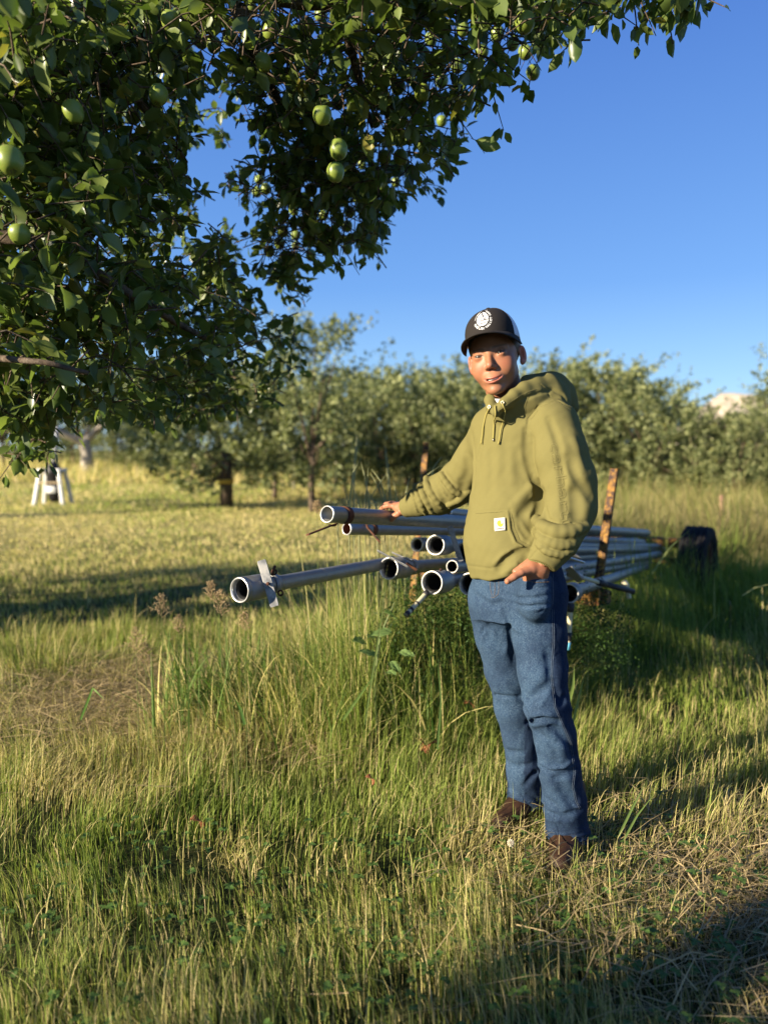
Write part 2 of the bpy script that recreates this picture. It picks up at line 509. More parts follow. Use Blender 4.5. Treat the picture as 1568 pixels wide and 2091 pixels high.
for (y0, y1, dens, wd, segs) in ((1.15, 2.0, 11500, .0021, 4), (2.0, 3.3, 8500, .0024, 4), (3.3, 5.0, 4000, .0036, 4), (5.0, 9.0, 1500, .0058, 3), (9, 16, 520, .010, 3), (16, 27, 130, .020, 2), (27, 48, 42, .035, 2)):
    x, y = sample_band(y0, y1, dens)
    # clumping: thin out between tussocks
    cl = vnoise(x, y, 9, 21) * .6 + vnoise(x, y, 3, 22) * .4
    keep = rng.random(len(x)) < np.clip(.30 + 2.3 * (cl - .25), .22, 1)
    keep &= boot_clear(x, y); keep &= rng.random(len(x)) > .62 * straw_amt(x, y)[1] * (y < 5)
    x, y = x[keep], y[keep]; n = len(x)
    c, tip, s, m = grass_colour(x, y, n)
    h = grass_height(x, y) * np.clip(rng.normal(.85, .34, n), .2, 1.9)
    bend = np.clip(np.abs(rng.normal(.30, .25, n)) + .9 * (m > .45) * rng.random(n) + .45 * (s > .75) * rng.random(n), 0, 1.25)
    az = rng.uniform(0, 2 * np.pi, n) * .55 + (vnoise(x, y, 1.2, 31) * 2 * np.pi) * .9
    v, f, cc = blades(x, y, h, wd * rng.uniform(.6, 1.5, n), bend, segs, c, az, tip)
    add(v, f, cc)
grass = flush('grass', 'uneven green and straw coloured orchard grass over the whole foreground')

# coarse wild grass round the pipes: broad ribbon blades and stems
n = 5200
t = rng.random(n) ** .8
x = -.35 + t * 3.3 + rng.normal(0, .22, n); y = 3.15 + t * 3.5 + rng.normal(0, .24, n)
x2 = rng.uniform(-1.0, .3, 1300); y2 = 3.25 + rng.normal(0, .16, 1300)
x = np.r_[x, x2]; y = np.r_[y, y2]; n = len(x)
k = (y > 2.75) & ~((np.abs(x - .40) < .22) & (y < 2.75)); x, y = x[k], y[k]; n = len(x)
h = np.clip(rng.normal(.46, .14, n), .15, .85)
pyt = 920 + (CAM_Z - h) / y * F; pxt = 784 + F * x / y
lim = np.interp(pxt, [420, 560, 700, 1000, 1130, 1300, 1560], [1250, 1225, 1190, 1215, 1210, 1190, 1180])
h = np.minimum(h, CAM_Z - (lim - 920 + rng.normal(10, 25, n)) / F * y); k = h > .12; x, y, h = x[k], y[k], h[k]; n = len(x)
v_ = rng.random(n)[:, None]; c = (np.array((.055, .115, .018)) * (1 - v_) + np.array((.135, .20, .04)) * v_)
dr = rng.random(n) < .22; c[dr] = G3 * rng.uniform(.7, 1.2, (dr.sum(), 1))
add(*blades(x, y, h, rng.uniform(.004, .0115, n), np.clip(np.abs(rng.normal(.35, .3, n)), 0, 1.2), 6, c))
flush('wild_grass', 'tall broad bladed wild grass growing up through the pipes and trailer')

# leafy weeds under the pipes, coloured dark in place of the shade there
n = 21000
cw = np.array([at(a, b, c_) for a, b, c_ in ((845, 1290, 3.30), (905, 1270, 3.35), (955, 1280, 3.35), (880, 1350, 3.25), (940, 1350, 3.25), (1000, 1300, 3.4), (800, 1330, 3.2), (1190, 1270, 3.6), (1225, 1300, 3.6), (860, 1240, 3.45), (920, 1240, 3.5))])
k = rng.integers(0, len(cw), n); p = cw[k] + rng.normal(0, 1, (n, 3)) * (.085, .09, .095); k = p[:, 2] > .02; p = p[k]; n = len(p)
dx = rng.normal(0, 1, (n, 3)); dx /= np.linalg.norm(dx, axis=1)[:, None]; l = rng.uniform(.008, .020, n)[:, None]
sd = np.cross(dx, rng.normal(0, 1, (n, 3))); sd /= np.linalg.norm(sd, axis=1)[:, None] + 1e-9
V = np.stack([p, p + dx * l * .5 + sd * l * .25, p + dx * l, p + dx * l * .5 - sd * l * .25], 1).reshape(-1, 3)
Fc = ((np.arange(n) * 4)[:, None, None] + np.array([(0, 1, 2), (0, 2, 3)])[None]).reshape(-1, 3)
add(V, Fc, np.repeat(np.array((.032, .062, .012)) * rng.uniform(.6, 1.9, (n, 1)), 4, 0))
flush('leafy_weeds', 'small leaved weeds under the pipes, darkened to stand for the shade there')
# seed stems standing above the rest
def seed_stems(x, y, h, colr, head, hw, lean=.25, fluffy=False):
    n = len(x)
    az = rng.uniform(0, 2 * np.pi, n); bend = np.clip(np.abs(rng.normal(lean, .12, n)), 0, .9)
    v, f, c = blades(x, y, h, np.full(n, .0036), bend, 6, colr, az); add(v, f, c)
    # heads: thin tapered spikes following the top of the stem
    for i in range(n):
        t = np.linspace(1 - head / h[i], 1, 7)
        ln = bend[i] * t ** 1.8
        up_ = np.sin(np.clip(1 - bend[i] * .35, .2, 1) * t * np.pi / 2 * .62) / math.sin(np.pi / 2 * .62)
        p = np.stack([x[i] + np.cos(az[i]) * ln * h[i], y[i] + np.sin(az[i]) * ln * h[i], gz(x[i], y[i]) + up_ * h[i] * (1 - .38 * bend[i] * t ** 2)], 1)
        V, Q = tube(p, hw * np.sin(np.linspace(.25, 3.0, 7)) ** .7, 5)
        add(V, np.concatenate([Q[:, :3], Q[:, [0, 2, 3]]]), np.repeat(colr[i:i + 1] * 1.25, len(V), 0))
r2 = np.random.default_rng(5)
# behind the top pipe, left of the boy
spots = [(720, 1010, 3.2), (742, 940, 3.3), (736, 955, 3.35), (752, 965, 3.3), (778, 950, 3.4), (800, 985, 3.3), (793, 905, 4.2), (735, 895, 4.4), (815, 985, 3.6), (770, 1000, 3.2), (835, 1000, 3.5), (720, 1040, 3.1), (762, 1025, 3.15), (890, 955, 3.6), (880, 940, 4.0), (860, 975, 3.7), (705, 1000, 3.6), (1215, 1110, 3.0), (1190, 1040, 3.2)]
sx_ = np.array([at(*s)[0] for s in spots]); sy_ = np.array([s[2] for s in spots]); sh_ = np.array([at(*s)[2] for s in spots]) + .03
for Y_, rad_, pp in ((3.25, .0030, [(713, 1035), (721, 960), (737, 936)]), (3.2, .0022, [(723, 1036), (723, 987), (719, 972)]), (3.3, .0028, [(754, 1031), (748, 987), (737, 943)]), (3.3, .0026, [(745, 1030), (750, 987), (752, 953)]),
        (3.15, .0030, [(713, 1031), (708, 1012), (703, 994)]), (3.4, .0026, [(782, 1020), (769, 984), (756, 966)]), (3.4, .0028, [(786, 1020), (777, 982), (758, 957)]), (3.3, .0024, [(786, 1024), (789, 1000), (792, 985)]),
        (4.6, .0075, [(797, 1022), (792, 967), (786, 910)]), (3.7, .0030, [(812, 1022), (806, 1000), (803, 980)]), (3.4, .0024, [(755, 1018), (773, 990), (790, 966)]), (3.2, .0034, [(771, 1036), (762, 1020), (752, 1006)]),
        (3.15, .0026, [(775, 1036), (755, 1026), (737, 1018)]), (3.9, .0034, [(827, 1020), (831, 996), (836, 972)]), (3.6, .0026, [(868, 980), (877, 960), (896, 953)]), (4.0, .0040, [(880, 962), (890, 945), (902, 932)]),
        (5.2, .0085, [(722, 975), (726, 930), (729, 890)]), (3.1, .0024, [(733, 1034), (730, 1016), (726, 1001)]), (4.2, .0032, [(850, 1010), (858, 985), (862, 962)]), (3.2, .0024, [(690, 1050), (686, 1036), (678, 1027)])):
    P_ = [at(a, b, Y_) for a, b in pp]; P_ = [np.array((P_[0][0], Y_, .25))] + P_
    rs = resample(P_, 14); u_ = np.linspace(0, 1, 14); rd = rad_ * np.where(u_ < .62, .45, .45 + .75 * np.sin(np.clip((u_ - .6) / .4, 0, 1) * np.pi) ** .8) * (1 - .5 * (u_ > .97))
    V, Q = tube(rs, rd, 6); add(V, np.concatenate([Q[:, :3], Q[:, [0, 2, 3]]]), np.repeat(np.array([[.40, .40, .21]]) * r2.uniform(.7, 1.1), len(V), 0))
n = 260
t = r2.random(n); x = -.6 + t * 3.2 + r2.normal(0, .3, n); y = 3.05 + t * 3.2 + r2.normal(0, .35, n)
h = r2.uniform(.30, .50, n); pyt = 920 + (CAM_Z - h) / y * F
k = (y > 2.8); seed_stems(x[k], y[k], h[k], (np.array((.24, .22, .09)) * r2.uniform(.6, 1.3, (n, 1)))[k], .07, .0028)
n = 700
x, y = sample_band(1.5, 4.2, 60); x, y = x[:n], y[:n]; n = len(x)
h = grass_height(x, y) + r2.uniform(.03, .12, n)
c_ = G3 * r2.uniform(.8, 1.4, (n, 1)); v, f, c = blades(x, y, h, r2.uniform(.0014, .0026, n), np.clip(np.abs(r2.normal(.3, .3, n)), 0, 1.2), 5, c_); add(v, f, c)
flush('seed_stems', 'pale seed stems and dry stalks standing above the grass')

# flattened straw: long thin strands lying over each other
n = 14000
x = np.r_[rng.normal(-1.15, .60, n // 2), rng.normal(-.42, .22, n // 5), rng.normal(1.1, .38, n * 3 // 10)]
y = np.r_[rng.normal(3.55, .38, n // 2), rng.normal(3.2, .20, n // 5), rng.normal(1.85, .32, n * 3 // 10)]
n = len(x); L_ = rng.uniform(.06, .24, n); az = rng.normal(.5, .8, n) + np.pi * (rng.random(n) > .5); tilt = rng.normal(.05, .18, n)
k = (y > 1.2); x, y, L_, az, tilt = x[k], y[k], L_[k], az[k], tilt[k]; n = len(x)
z0 = gz(x, y) + rng.uniform(.01, .10, n) * np.where(x > .6, .5, 1)
d = np.stack([np.cos(az) * np.cos(tilt), np.sin(az) * np.cos(tilt), np.sin(tilt)], 1) * L_[:, None]
p0 = np.stack([x, y, z0], 1); mid = p0 + d * .5 + np.stack([rng.normal(0, .01, n), rng.normal(0, .01, n), np.abs(rng.normal(0, .012, n))], 1); p1 = p0 + d; p1[:, 2] = np.maximum(p1[:, 2], .004)
sd_ = np.stack([-np.sin(az), np.cos(az), rng.normal(0, .4, n)], 1) * rng.uniform(.0007, .0017, n)[:, None]
V = np.stack([p0 - sd_, p0 + sd_, mid - sd_, mid + sd_, p1], 1).reshape(-1, 3)
Fc = ((np.arange(n) * 5)[:, None, None] + np.array([(0, 1, 3), (0, 3, 2), (2, 3, 4)])[None]).reshape(-1, 3)
c = np.repeat((np.array((.52, .39, .21)) * (1 - rng.random((n, 1)) * .5)), 5, 0)
add(V, Fc, c); flush('straw', 'matted dry straw and mown clippings lying in patches on the grass')
# ================================================================ trees
LEAF = leafy_mat('apple_leaf', .36, .38, .5)
BARK = N('bark', .9, .15); bv = BARK.coord(); bf = BARK.noise(bv, 30, 6, .7)
BARK.col(BARK.ramp(bf, [(.3, (.035, .026, .018)), (.55, (.11, .080, .055)), (.75, (.22, .175, .13))])); BARK.bump(bf, .9, .008); BARK = BARK.m
def leaf_template(kind):
    if kind == 'hi':
        t = np.array([0, .10, .28, .5, .72, .88, 1.0]); w_ = np.array([.04, .42, .86, 1.0, .78, .42, 0.0])
    elif kind == 'mid':
        t = np.array([0, .3, .68, 1.0]); w_ = np.array([.05, .92, .80, 0.0])
    else:
        t = np.array([0, .45, 1.0]); w_ = np.array([.1, 1.0, 0.0])
    k = len(t)
    dro = -.16 * t ** 2
    m = np.stack([t, 0 * t, dro], 1)
    wav = .03 * np.sin(t * 11)
    l_ = np.stack([t, -w_ / 2, dro + .17 * w_ + wav], 1); r_ = np.stack([t, w_ / 2, dro + .17 * w_ - wav], 1)
    V = np.concatenate([l_, m, r_]); T = []
    for i in range(k - 1):
        for o in (0, k):
            a, b, c, d = o + i, o + i + 1, o + k + i, o + k + i + 1
            if i == k - 2: T.append((a, b, c))
            else: T += [(a, b, d), (a, d, c)]
    return V, np.array(T)
LT = {k: leaf_template(k) for k in ('hi', 'mid', 'lo')}
def leaves(pos, axis, nrm, length, width, colr, kind):
    """vectorised leaves -> V, F, C"""
    V0, T = LT[kind]; n = len(pos); k = len(V0)
    axis = axis / np.linalg.norm(axis, axis=1)[:, None]
    s = np.cross(nrm, axis); s /= np.linalg.norm(s, axis=1)[:, None] + 1e-9
    u = np.cross(axis, s)
    V = pos[:, None] + V0[None, :, :1] * (axis * length[:, None])[:, None] + V0[None, :, 1:2] * (s * width[:, None])[:, None] + V0[None, :, 2:] * (u * width[:, None])[:, None]
    Fc = (np.arange(n) * k)[:, None, None] + T[None]
    return V.reshape(-1, 3), Fc.reshape(-1, 3), np.repeat(colr, k, 0)
def leaf_cols(n, r_, lo=(.060, .098, .020), hi=(.190, .235, .062)):
    v = r_.random(n)[:, None] ** 1.3
    c = np.array(lo) * (1 - v) + np.array(hi) * v
    y = r_.random(n) < .015; c[y] = (.22, .20, .04)
    return c
# ---------------- the near apple tree
P1 = [(-60, -60), (330, -60), (400, 60), (395, 200), (372, 330), (392, 440), (330, 520), (372, 560), (400, 500), (470, 470), (500, 520), (455, 560), (520, 600), (560, 640), (585, 720), (580, 800), (545, 835), (470, 850), (400, 850), (330, 862), (250, 840), (180, 845), (120, 885), (60, 865), (-60, 850)]
P2 = [(330, -60), (1170, -60), (1155, 60), (1120, 110), (1040, 120), (985, 165), (955, 215), (925, 310), (865, 330), (800, 360), (765, 440), (748, 515), (700, 500), (640, 520), (590, 575), (545, 560), (520, 470), (535, 400), (478, 370), (540, 300), (500, 240), (520, 190), (470, 130), (400, 110)]
P3 = [(1150, -60), (1480, -60), (1440, 8), (1380, 40), (1320, 20), (1260, 25), (1215, 45), (1160, 50)]
TR = np.random.default_rng(12)
KEEP_LIT = [(.36, 2.24, -.05, 1.78, 1.0), (1.24, 4.22, .62, 1.25, .45), (.28, 4.9, 1.0, 1.35, .4), (.0, 2.75, .95, 1.1, .9), (-.3, 2.5, .7, .95, .9), (.25, 3.0, .7, .95, .8)]
def hits_boy(p, rad=.36):
    """does sunlight through p reach the boy or the sunlit pipes and stakes"""
    lh = L[:2] / np.linalg.norm(L[:2]); hit = np.zeros(len(p), bool)
    for cx, cy, z0, z1, k in KEEP_LIT:
        q = np.array((cx, cy)) - p[:, :2]; s = q @ lh
        off = np.abs(q[:, 0] * lh[1] - q[:, 1] * lh[0]); z = p[:, 2] + L[2] / np.linalg.norm(L[:2]) * s
        hit |= (s > .15) & (off < rad * k) & (z > z0) & (z < z1)
    return hit
def ground_hit(p, z=.05):
    t = (p[:, 2] - z) / -L[2]; return p[:, 0] + L[0] * t, p[:, 1] + L[1] * t
def lit_zone(gx, gy):
    """stretches of ground and pipes that lie in the sun in the photograph"""
    px = 784 + F * gx / np.maximum(gy, .3)
    gy = gy + .5 * (vnoise(gx, gy, 2.1, 61) - .5)
    a = (gy > 8.4) & (gy < 15.2) & (px > -500) & (px < 760)
    b = (gy > 1.62) & (gy < 5.0) & (px > -400) & (px < 1150)
    b2 = (gy > 1.5) & (gy < 1.9) & (px >= 1150) & (px < 2200)
    c = (gy > 2.95) & (gy < 3.75) & (px >= 1150) & (px < 1900)
    e = (gy > 3.0) & (gy < 5.2) & (px > 300) & (px < 1250)
    return (a | b | b2 | c | e) & ((vnoise(gx, gy, 1.9, 62) < .80) | ((gy > 1.8) & (np.abs(gx) < .9)))
def visible_px(p, m=25):
    px, py = proj(p); return (p[:, 1] > .3) & (px > -m) & (px < 1568 + m) & (py > -m) & (py < 2091 + m)
tree = empty('apple_tree', (-3.6, 4.6, 0)); tag(tree, 'near apple tree hanging dark leaves and green apples over the top and left', 'tree')
def limb(pts, r0_, r1_, name='limb', seg=9):
    pts = np.array(pts, float); n = 4 * len(pts)
    rs = resample(pts, n); rs[1:-1] = (rs[:-2] + rs[1:-1] * 2 + rs[2:]) / 4
    rs += np.stack([np.sin(np.arange(n) * 1.3 + i * 2) * r1_ * .35 for i in range(3)], 1)
    V, Q = tube(rs, np.linspace(r0_, r1_, n), seg); return mesh_np(name, V, Q, BARK, tree)
limb([(-3.6, 4.6, -.1), (-3.55, 4.58, .5), (-3.5, 4.5, 1.1), (-3.4, 4.4, 1.6)], .14, .12, 'trunk', 14)
T0 = (-3.4, 4.4, 1.55)
limb([T0, (-2.6, 3.1, 2.1), at(330, -80, 2.5), at(560, 10, 2.55), at(800, -5, 2.5), at(1010, 30, 2.45)], .085, .018)
limb([at(490, 20, 2.55), at(540, 150, 2.9), at(575, 220, 3.1), at(622, 285, 3.3), at(650, 380, 3.5)], .030, .010)
limb([at(690, -60, 2.6), at(700, 30, 2.65), at(730, 150, 2.8), at(760, 260, 2.9)], .026, .007)
limb([T0, (-2.2, 2.9, 1.9), at(60, 450, 2.1), at(250, 600, 2.3), at(420, 690, 2.8)], .06, .010)
limb([T0, (-2.3, 3.2, 2.3), at(100, 100, 2.4), at(300, 200, 2.6), at(380, 330, 3.0)], .06, .010)
limb([(-2.4, 3.1, 1.85), at(-20, 740, 2.0), at(110, 730, 1.9), at(180, 760, 2.0)], .03, .006)
limb([at(40, 820, 3.0), at(75, 880, 3.0), at(100, 915, 3.0)], .010, .005)
limb([T0, (-3.4, 3.0, 2.6), (-3.6, 1.4, 3.2)], .07, .03); limb([T0, (-3.4, 5.3, 2.5), (-3.3, 6.0, 2.9)], .06, .03); limb([(-3.4, 3.0, 2.6), (-2.2, 1.5, 2.9), (-1.0, .1, 3.0)], .05, .02)
# leaf sprays inside the three hanging masses
def sprays(poly, n, yfun, r_, gapq=.30):
    xs = np.array([p[0] for p in poly]); ys = np.array([p[1] for p in poly])
    px = r_.uniform(xs.min(), xs.max(), n * 4); py = r_.uniform(max(ys.min(), -60), ys.max(), n * 4)
    k = inpoly(px, py, poly); px, py = px[k][:n], py[k][:n]
    Y_ = yfun(px, py, r_)
    p = np.array([at(a, b, c) for a, b, c in zip(px, py, Y_)])
    g_ = vnoise(px, py, 1 / 42., 51) * .6 + vnoise(px, py, 1 / 18., 52) * .4     # boughs and gaps
    return p[g_ > gapq]
yP1 = lambda px, py, r_: 1.75 + np.clip(px, 0, 600) / 600 * 1.5 + r_.uniform(-.20, 1.0, len(px)) ** 1 * 1.0 + .25 * (py > 760)
yP2 = lambda px, py, r_: 2.45 + np.clip(py, 0, 560) / 560 * 1.1 - np.clip(px - 700, 0, 400) / 400 * .1 + r_.uniform(-.30, .55, len(px))
yP3 = lambda px, py, r_: r_.uniform(2.2, 2.7, len(px))
anch = np.concatenate([sprays(P1, 1500, yP1, TR), sprays(P1[:13] + [(300, 870), (-60, 870)], 420, lambda a, b, q: q.uniform(4.2, 6.5, len(a)), TR, .2), sprays(P2, 900, yP2, TR), sprays([(560, 330), (860, 330), (790, 420), (760, 520), (700, 520), (640, 530), (590, 590), (545, 560)], 170, yP2, TR, .2), sprays(P3, 34, yP3, TR)])
extra = [(448, 225, 3.9), (455, 275, 4.0), (470, 160, 3.9), (868, 380, 3.7), (775, 455, 3.9), (750, 400, 3.8), (615, 600, 3.9), (390, 285, 5.0), (400, 395, 3.4), (70, 900, 2.9), (35, 935, 2.9), (100, 925, 3.0), (600, 690, 4.0), (585, 650, 3.6), (610, 720, 4.2), (478, 360, 3.6), (465, 375, 3.6), (1210, 40, 2.3), (1175, 88, 2.4), (1085, 155, 2.5), (1000, 180, 2.5), (930, 290, 2.9), (905, 330, 3.0)]
anch = np.concatenate([anch, [at(*e) for e in extra], [at(*e) for e in extra[:14]]])
for _ in range(4):                                        # boughs that would shade the boy hang farther back
    hb = hits_boy(anch, .42); anch[hb] = (anch[hb] - (0, 0, CAM_Z)) * 1.22 + (0, 0, CAM_Z)
LP, LA_, LN, LL, LW = [], [], [], [], []
twv = []
for p in anch:
    d = np.array((TR.normal(0, 1), TR.normal(0, .8), TR.normal(-.25, .7))); d /= np.linalg.norm(d)
    ln = TR.uniform(.10, .24); pts = np.array([p - d * ln * .5, p + (0, 0, .012), p + d * ln * .5 - (0, 0, .02)])
    rs = resample(pts, 5); twv.append(tube(rs[[0, 2, 4]], [.0030, .0024, .0014], 4, False))
    m = int(TR.integers(6, 11))
    for j in range(m):
        s = TR.uniform(.05, 1.0); b = np.array([np.interp(s, np.linspace(0, 1, 5), rs[:, i]) for i in range(3)])
        out = np.array((TR.normal(), TR.normal(), TR.normal() - .45)); out /= np.linalg.norm(out)
        a = out + d * .5; a /= np.linalg.norm(a)
        LP.append(b + a * .012); LA_.append(a)
        LN.append(np.array((TR.normal(0, .75), TR.normal(0, .75), 1.0)) )
        l = TR.uniform(.036, .072) * (1.25 if TR.random() < .2 else 1); LL.append(l); LW.append(l * TR.uniform(.50, .66))
LP, LA_, LN, LL, LW = map(np.array, (LP, LA_, LN, LL, LW))
AP = [(348, 42, 36), (279, 73, 32), (411, 83, 30), (437, 92, 29), (470, 76, 31), (482, 15, 30), (512, 19, 30), (553, 64, 34), (576, 110, 34), (538, 128, 34), (627, 54, 33), (765, 51, 32), (836, 106, 33), (716, 97, 30), (658, 235, 38), (691, 305, 38), (685, 352, 36), (765, 245, 28), (862, 189, 32), (785, 320, 28), (818, 321, 30), (984, 105, 27), (1015, 69, 28), (1071, 46, 41), (1047, 89, 26), (1072, 107, 28), (1088, 148, 28), (933, 135, 26), (902, 166, 26), (813, 178, 28), (902, 247, 22), (727, 150, 28), (637, 145, 30), (540, 301, 25), (530, 367, 20), (525, 392, 21), (543, 386, 22), (739, 336, 18), (578, 472, 23), (571, 497, 23), (604, 480, 20), (604, 502, 18), (550, 513, 24), (635, 521, 22), (709, 462, 22), (709, 508, 22), (714, 433, 22), (635, 388, 26), (808, 372, 20), (150, 229, 42), (324, 194, 38), (22, 328, 55), (41, 478, 42), (273, 237, 30), (450, 850, 25), (475, 849, 24), (186, 715, 33), (510, 695, 24), (8, 683, 32), (610, 20, 30), (655, 30, 26), (560, 190, 26), (690, 210, 26), (600, 430, 20), (660, 440, 20), (945, 60, 26), (880, 80, 26)]
k = ~hits_boy(LP, .34)
cen = LP + LA_ / np.linalg.norm(LA_, axis=1)[:, None] * (LL * .5)[:, None]; qx, qy = proj(cen)
for (px, py, dia) in AP:                                # nothing hangs right in front of an apple's lower half
    k &= ~((np.hypot(qx - px, qy - py - dia * .12) < dia * 1.0) & (cen[:, 1] < .062 * F / dia + .02))
# let the sun find the lit places in the low foliage
gx_, gy_ = ground_hit(LP)
LP, LA_, LN, LL, LW = (a[k] for a in (LP, LA_, LN, LL, LW))
LC = leaf_cols(len(LP), TR)
V, Q = merge(twv); o = mesh_np('twig', V, Q, BARK, tree); tag(o, kind='stuff')
# the 300 leaves that show largest are objects of their own
dist = np.linalg.norm(LP - (0, 0, CAM_Z), axis=1); pxs, pys = proj(LP)
size = LL / dist * ((pxs > 0) & (pxs < 1568) & (pys > 0))
order = np.argsort(-size); big, rest = order[:296], order[296:]
lv_hi = []
for i in range(6):
    c = leaf_cols(1, TR)[0] * 1.05
    V0, T = LT['hi']; V1 = V0.copy(); V1[:, 2] += -.10 * (i % 3) * V1[:, 0] ** 2; V1[:, 1] *= .5 + .03 * i
    st_, sq = tube(np.array([(-.22, 0, .04), (-.1, 0, .01), (0, 0, 0)]), .009, 4); 
    Vt = np.concatenate([V1, st_]); Tt = np.concatenate([T, np.concatenate([sq[:, :3], sq[:, [0, 2, 3]]]) + len(V1)])
    me = mesh_np('leaf', Vt, Tt, None, smooth=True, col=np.repeat(c[None], len(Vt), 0), link_it=False); me.materials.append(LEAF); lv_hi.append(me)
tinv = Matrix.Translation(tree.location).inverted()
for q in big:
    o = bpy.data.objects.new('leaf', lv_hi[q % 6]); COL.objects.link(o); o.parent = tree; o.matrix_parent_inverse = tinv
    a = LA_[q]; s = np.cross(LN[q], a); s /= np.linalg.norm(s); u = np.cross(a, s)
    M = Matrix(((a[0], s[0], u[0]), (a[1], s[1], u[1]), (a[2], s[2], u[2]))).to_4x4()
    M = M @ Matrix.Diagonal((LL[q], LL[q], LL[q], 1)); M.translation = Vector(LP[q]); o.matrix_basis = M
BV.append(leaves(LP[rest], LA_[rest], LN[rest], LL[rest], LW[rest], LC[rest], 'mid'))
# unseen part of the crown, leaves kept by where their shade would fall
def crown_fill(c, r, n, rs_, size_=.11, gap=.41):
    p = rs_.normal(0, 1, (n, 3)); p /= np.linalg.norm(p, axis=1)[:, None]; p = c + p * np.array(r) * (rs_.random(n)[:, None] ** (1 / 2.4))
    p = p[p[:, 2] > 1.15]; p = p[~visible_px(p, 60)]
    gx_, gy_ = ground_hit(p); g2x, g2y = ground_hit(p, .45)
    bad = (lit_zone(gx_, gy_) | lit_zone(g2x, g2y)) & (rs_.random(len(p)) > .015)
    p = p[~bad & ~hits_boy(p, .42)]
    # holes along the sun's direction, cut to let flecks of light through
    e1 = np.cross(L, (0, 0, 1.0)); e1 /= np.linalg.norm(e1); e2 = np.cross(e1, L)
    ch = p[:, 2] - np.tan(SUN_EL) * (-.8 - p[:, 0]) / math.sin(SUN_AZ)           # height at which this shade reaches the hanging boughs
    p = p[(ch < 1.25) | (rs_.random(len(p)) < .38)]
    g_ = vnoise(p @ e1, p @ e2, 3.2, 41) * .6 + vnoise(p @ e1, p @ e2, 8.5, 42) * .4
    p = p[g_ < gap]
    n = len(p); l = rs_.uniform(.7, 1.2, n) * size_
    return leaves(p, rs_.normal(0, 1, (n, 3)) + (0, 0, -.3), rs_.normal(0, .7, (n, 3)) + (0, 0, 1), l, l * .6, leaf_cols(n, rs_), 'lo')
BV.append(crown_fill(np.array((-2.9, 2.4, 2.5)), (2.9, 3.3, 1.6), 30000, TR))
BV.append(crown_fill(np.array((-.3, .9, 3.2)), (2.2, 1.6, .9), 2200, TR))
V, Fs, Cc, o_ = [], [], [], 0
for v, f, c in BV: V.append(v); Fs.append(f + o_); Cc.append(c); o_ += len(v)
BV.clear()
fo = mesh_np('foliage', np.concatenate(V), np.concatenate(Fs), LEAF, tree, col=np.concatenate(Cc)); tag(fo, kind='stuff')
# apples
APPLE = N('apple_skin', .38, .4); av = APPLE.coord(); an = APPLE.noise(av, 60, 4)
APPLE.col(APPLE.ramp(an, [(.35, (.115, .165, .022)), (.55, (.175, .225, .035)), (.70, (.23, .26, .060))]))
APPLE.b.inputs['Subsurface Weight'].default_value = .1; APPLE.b.inputs['Subsurface Scale'].default_value = .01
STALK = plain('apple_stalk', (.10, .08, .03), .8)
def apple_mesh():
    u = np.linspace(0, 2 * np.pi, 25); v = np.linspace(0, np.pi, 17); U, Vv = np.meshgrid(u, v, indexing='ij')
    rr = .5 * (1 + .06 * np.cos(Vv) - .02 * np.cos(U * 5) * np.sin(Vv / 2 + 1.2) ** 6)
    zz = .52 * np.cos(Vv) - .13 * np.exp(-(Vv / .35) ** 2) + .09 * np.exp(-((np.pi - Vv) / .30) ** 2)
    rs = rr * np.sin(Vv)
    return grid_mesh(np.stack([rs * np.cos(U), rs * np.sin(U), zz], -1))
V, Q = apple_mesh(); am_ = mesh_np('apple', V, Q[:, ::-1], None, link_it=False); am_.materials.append(APPLE.m)
V, Q = tube(np.array([(0, 0, .38), (.03, 0, .55), (.10, .02, .80)]), .028, 6); sm_ = mesh_np('stalk', V, Q, None, link_it=False); sm_.materials.append(STALK)
V, Q = merge([tube(np.array([(.05 * math.cos(a), .05 * math.sin(a), -.42), (.09 * math.cos(a), .09 * math.sin(a), -.46), (.10 * math.cos(a), .10 * math.sin(a), -.51)]), .018, 4) for a in np.arange(5) * 1.257]); cm_ = mesh_np('calyx', V, Q, None, link_it=False); cm_.materials.append(BARK)
for i, (px, py, dia) in enumerate(AP):
    Dm = TR.uniform(.058, .066); Dm *= .94; c = at(px, py, Dm * F / dia)
    o = bpy.data.objects.new('apple', am_); COL.objects.link(o); o.parent = tree; o.matrix_parent_inverse = tinv
    o.location = c; o.scale = (Dm * .97, Dm * .97, Dm * TR.uniform(1.0, 1.12)); o.rotation_euler = (TR.normal(0, .25), TR.normal(0, .25), TR.uniform(0, 6))
    for nm, me in (('stalk', sm_), ('calyx', cm_)):
        s = bpy.data.objects.new(nm, me); COL.objects.link(s); s.parent = o
# ================================================================ irrigation pipes on their trailer
def alu(name, c, rough, dirt=.35):
    m = N(name, rough + .06, .5, .8)
    v = m.coord(); vs = m.coord((1, 1, 1))
    a = m.noise(v, 14, 5, .65); b = m.noise(v, 160, 3, .6)
    c1 = m.mix(a, tuple(x * .62 for x in c), c)
    c2 = m.mix(m.math('MULTIPLY', b, dirt), c1, tuple(x * .45 for x in c))
    m.col(c2)
    rr = m.math('ADD', m.math('MULTIPLY', a, .25), rough - .1)
    m.l(rr, m.b.inputs['Roughness'])
    m.l(m.ramp(m.noise(v, 30, 5, .7), [(.40, (.85,) * 3), (.70, (.35,) * 3)]), m.b.inputs['Metallic'])
    m.bump(b, .12, .001)
    return m.m
ALU = alu('aluminium_dull', (.34, .33, .29), .50)
ALUD = alu('aluminium_cast', (.34, .335, .32), .5)
BRIGHT = alu('aluminium_rim', (.80, .79, .75), .30, .15)
RIMW = plain('worn_rim', (.55, .53, .48), .45, .4, .5, .25, 60)
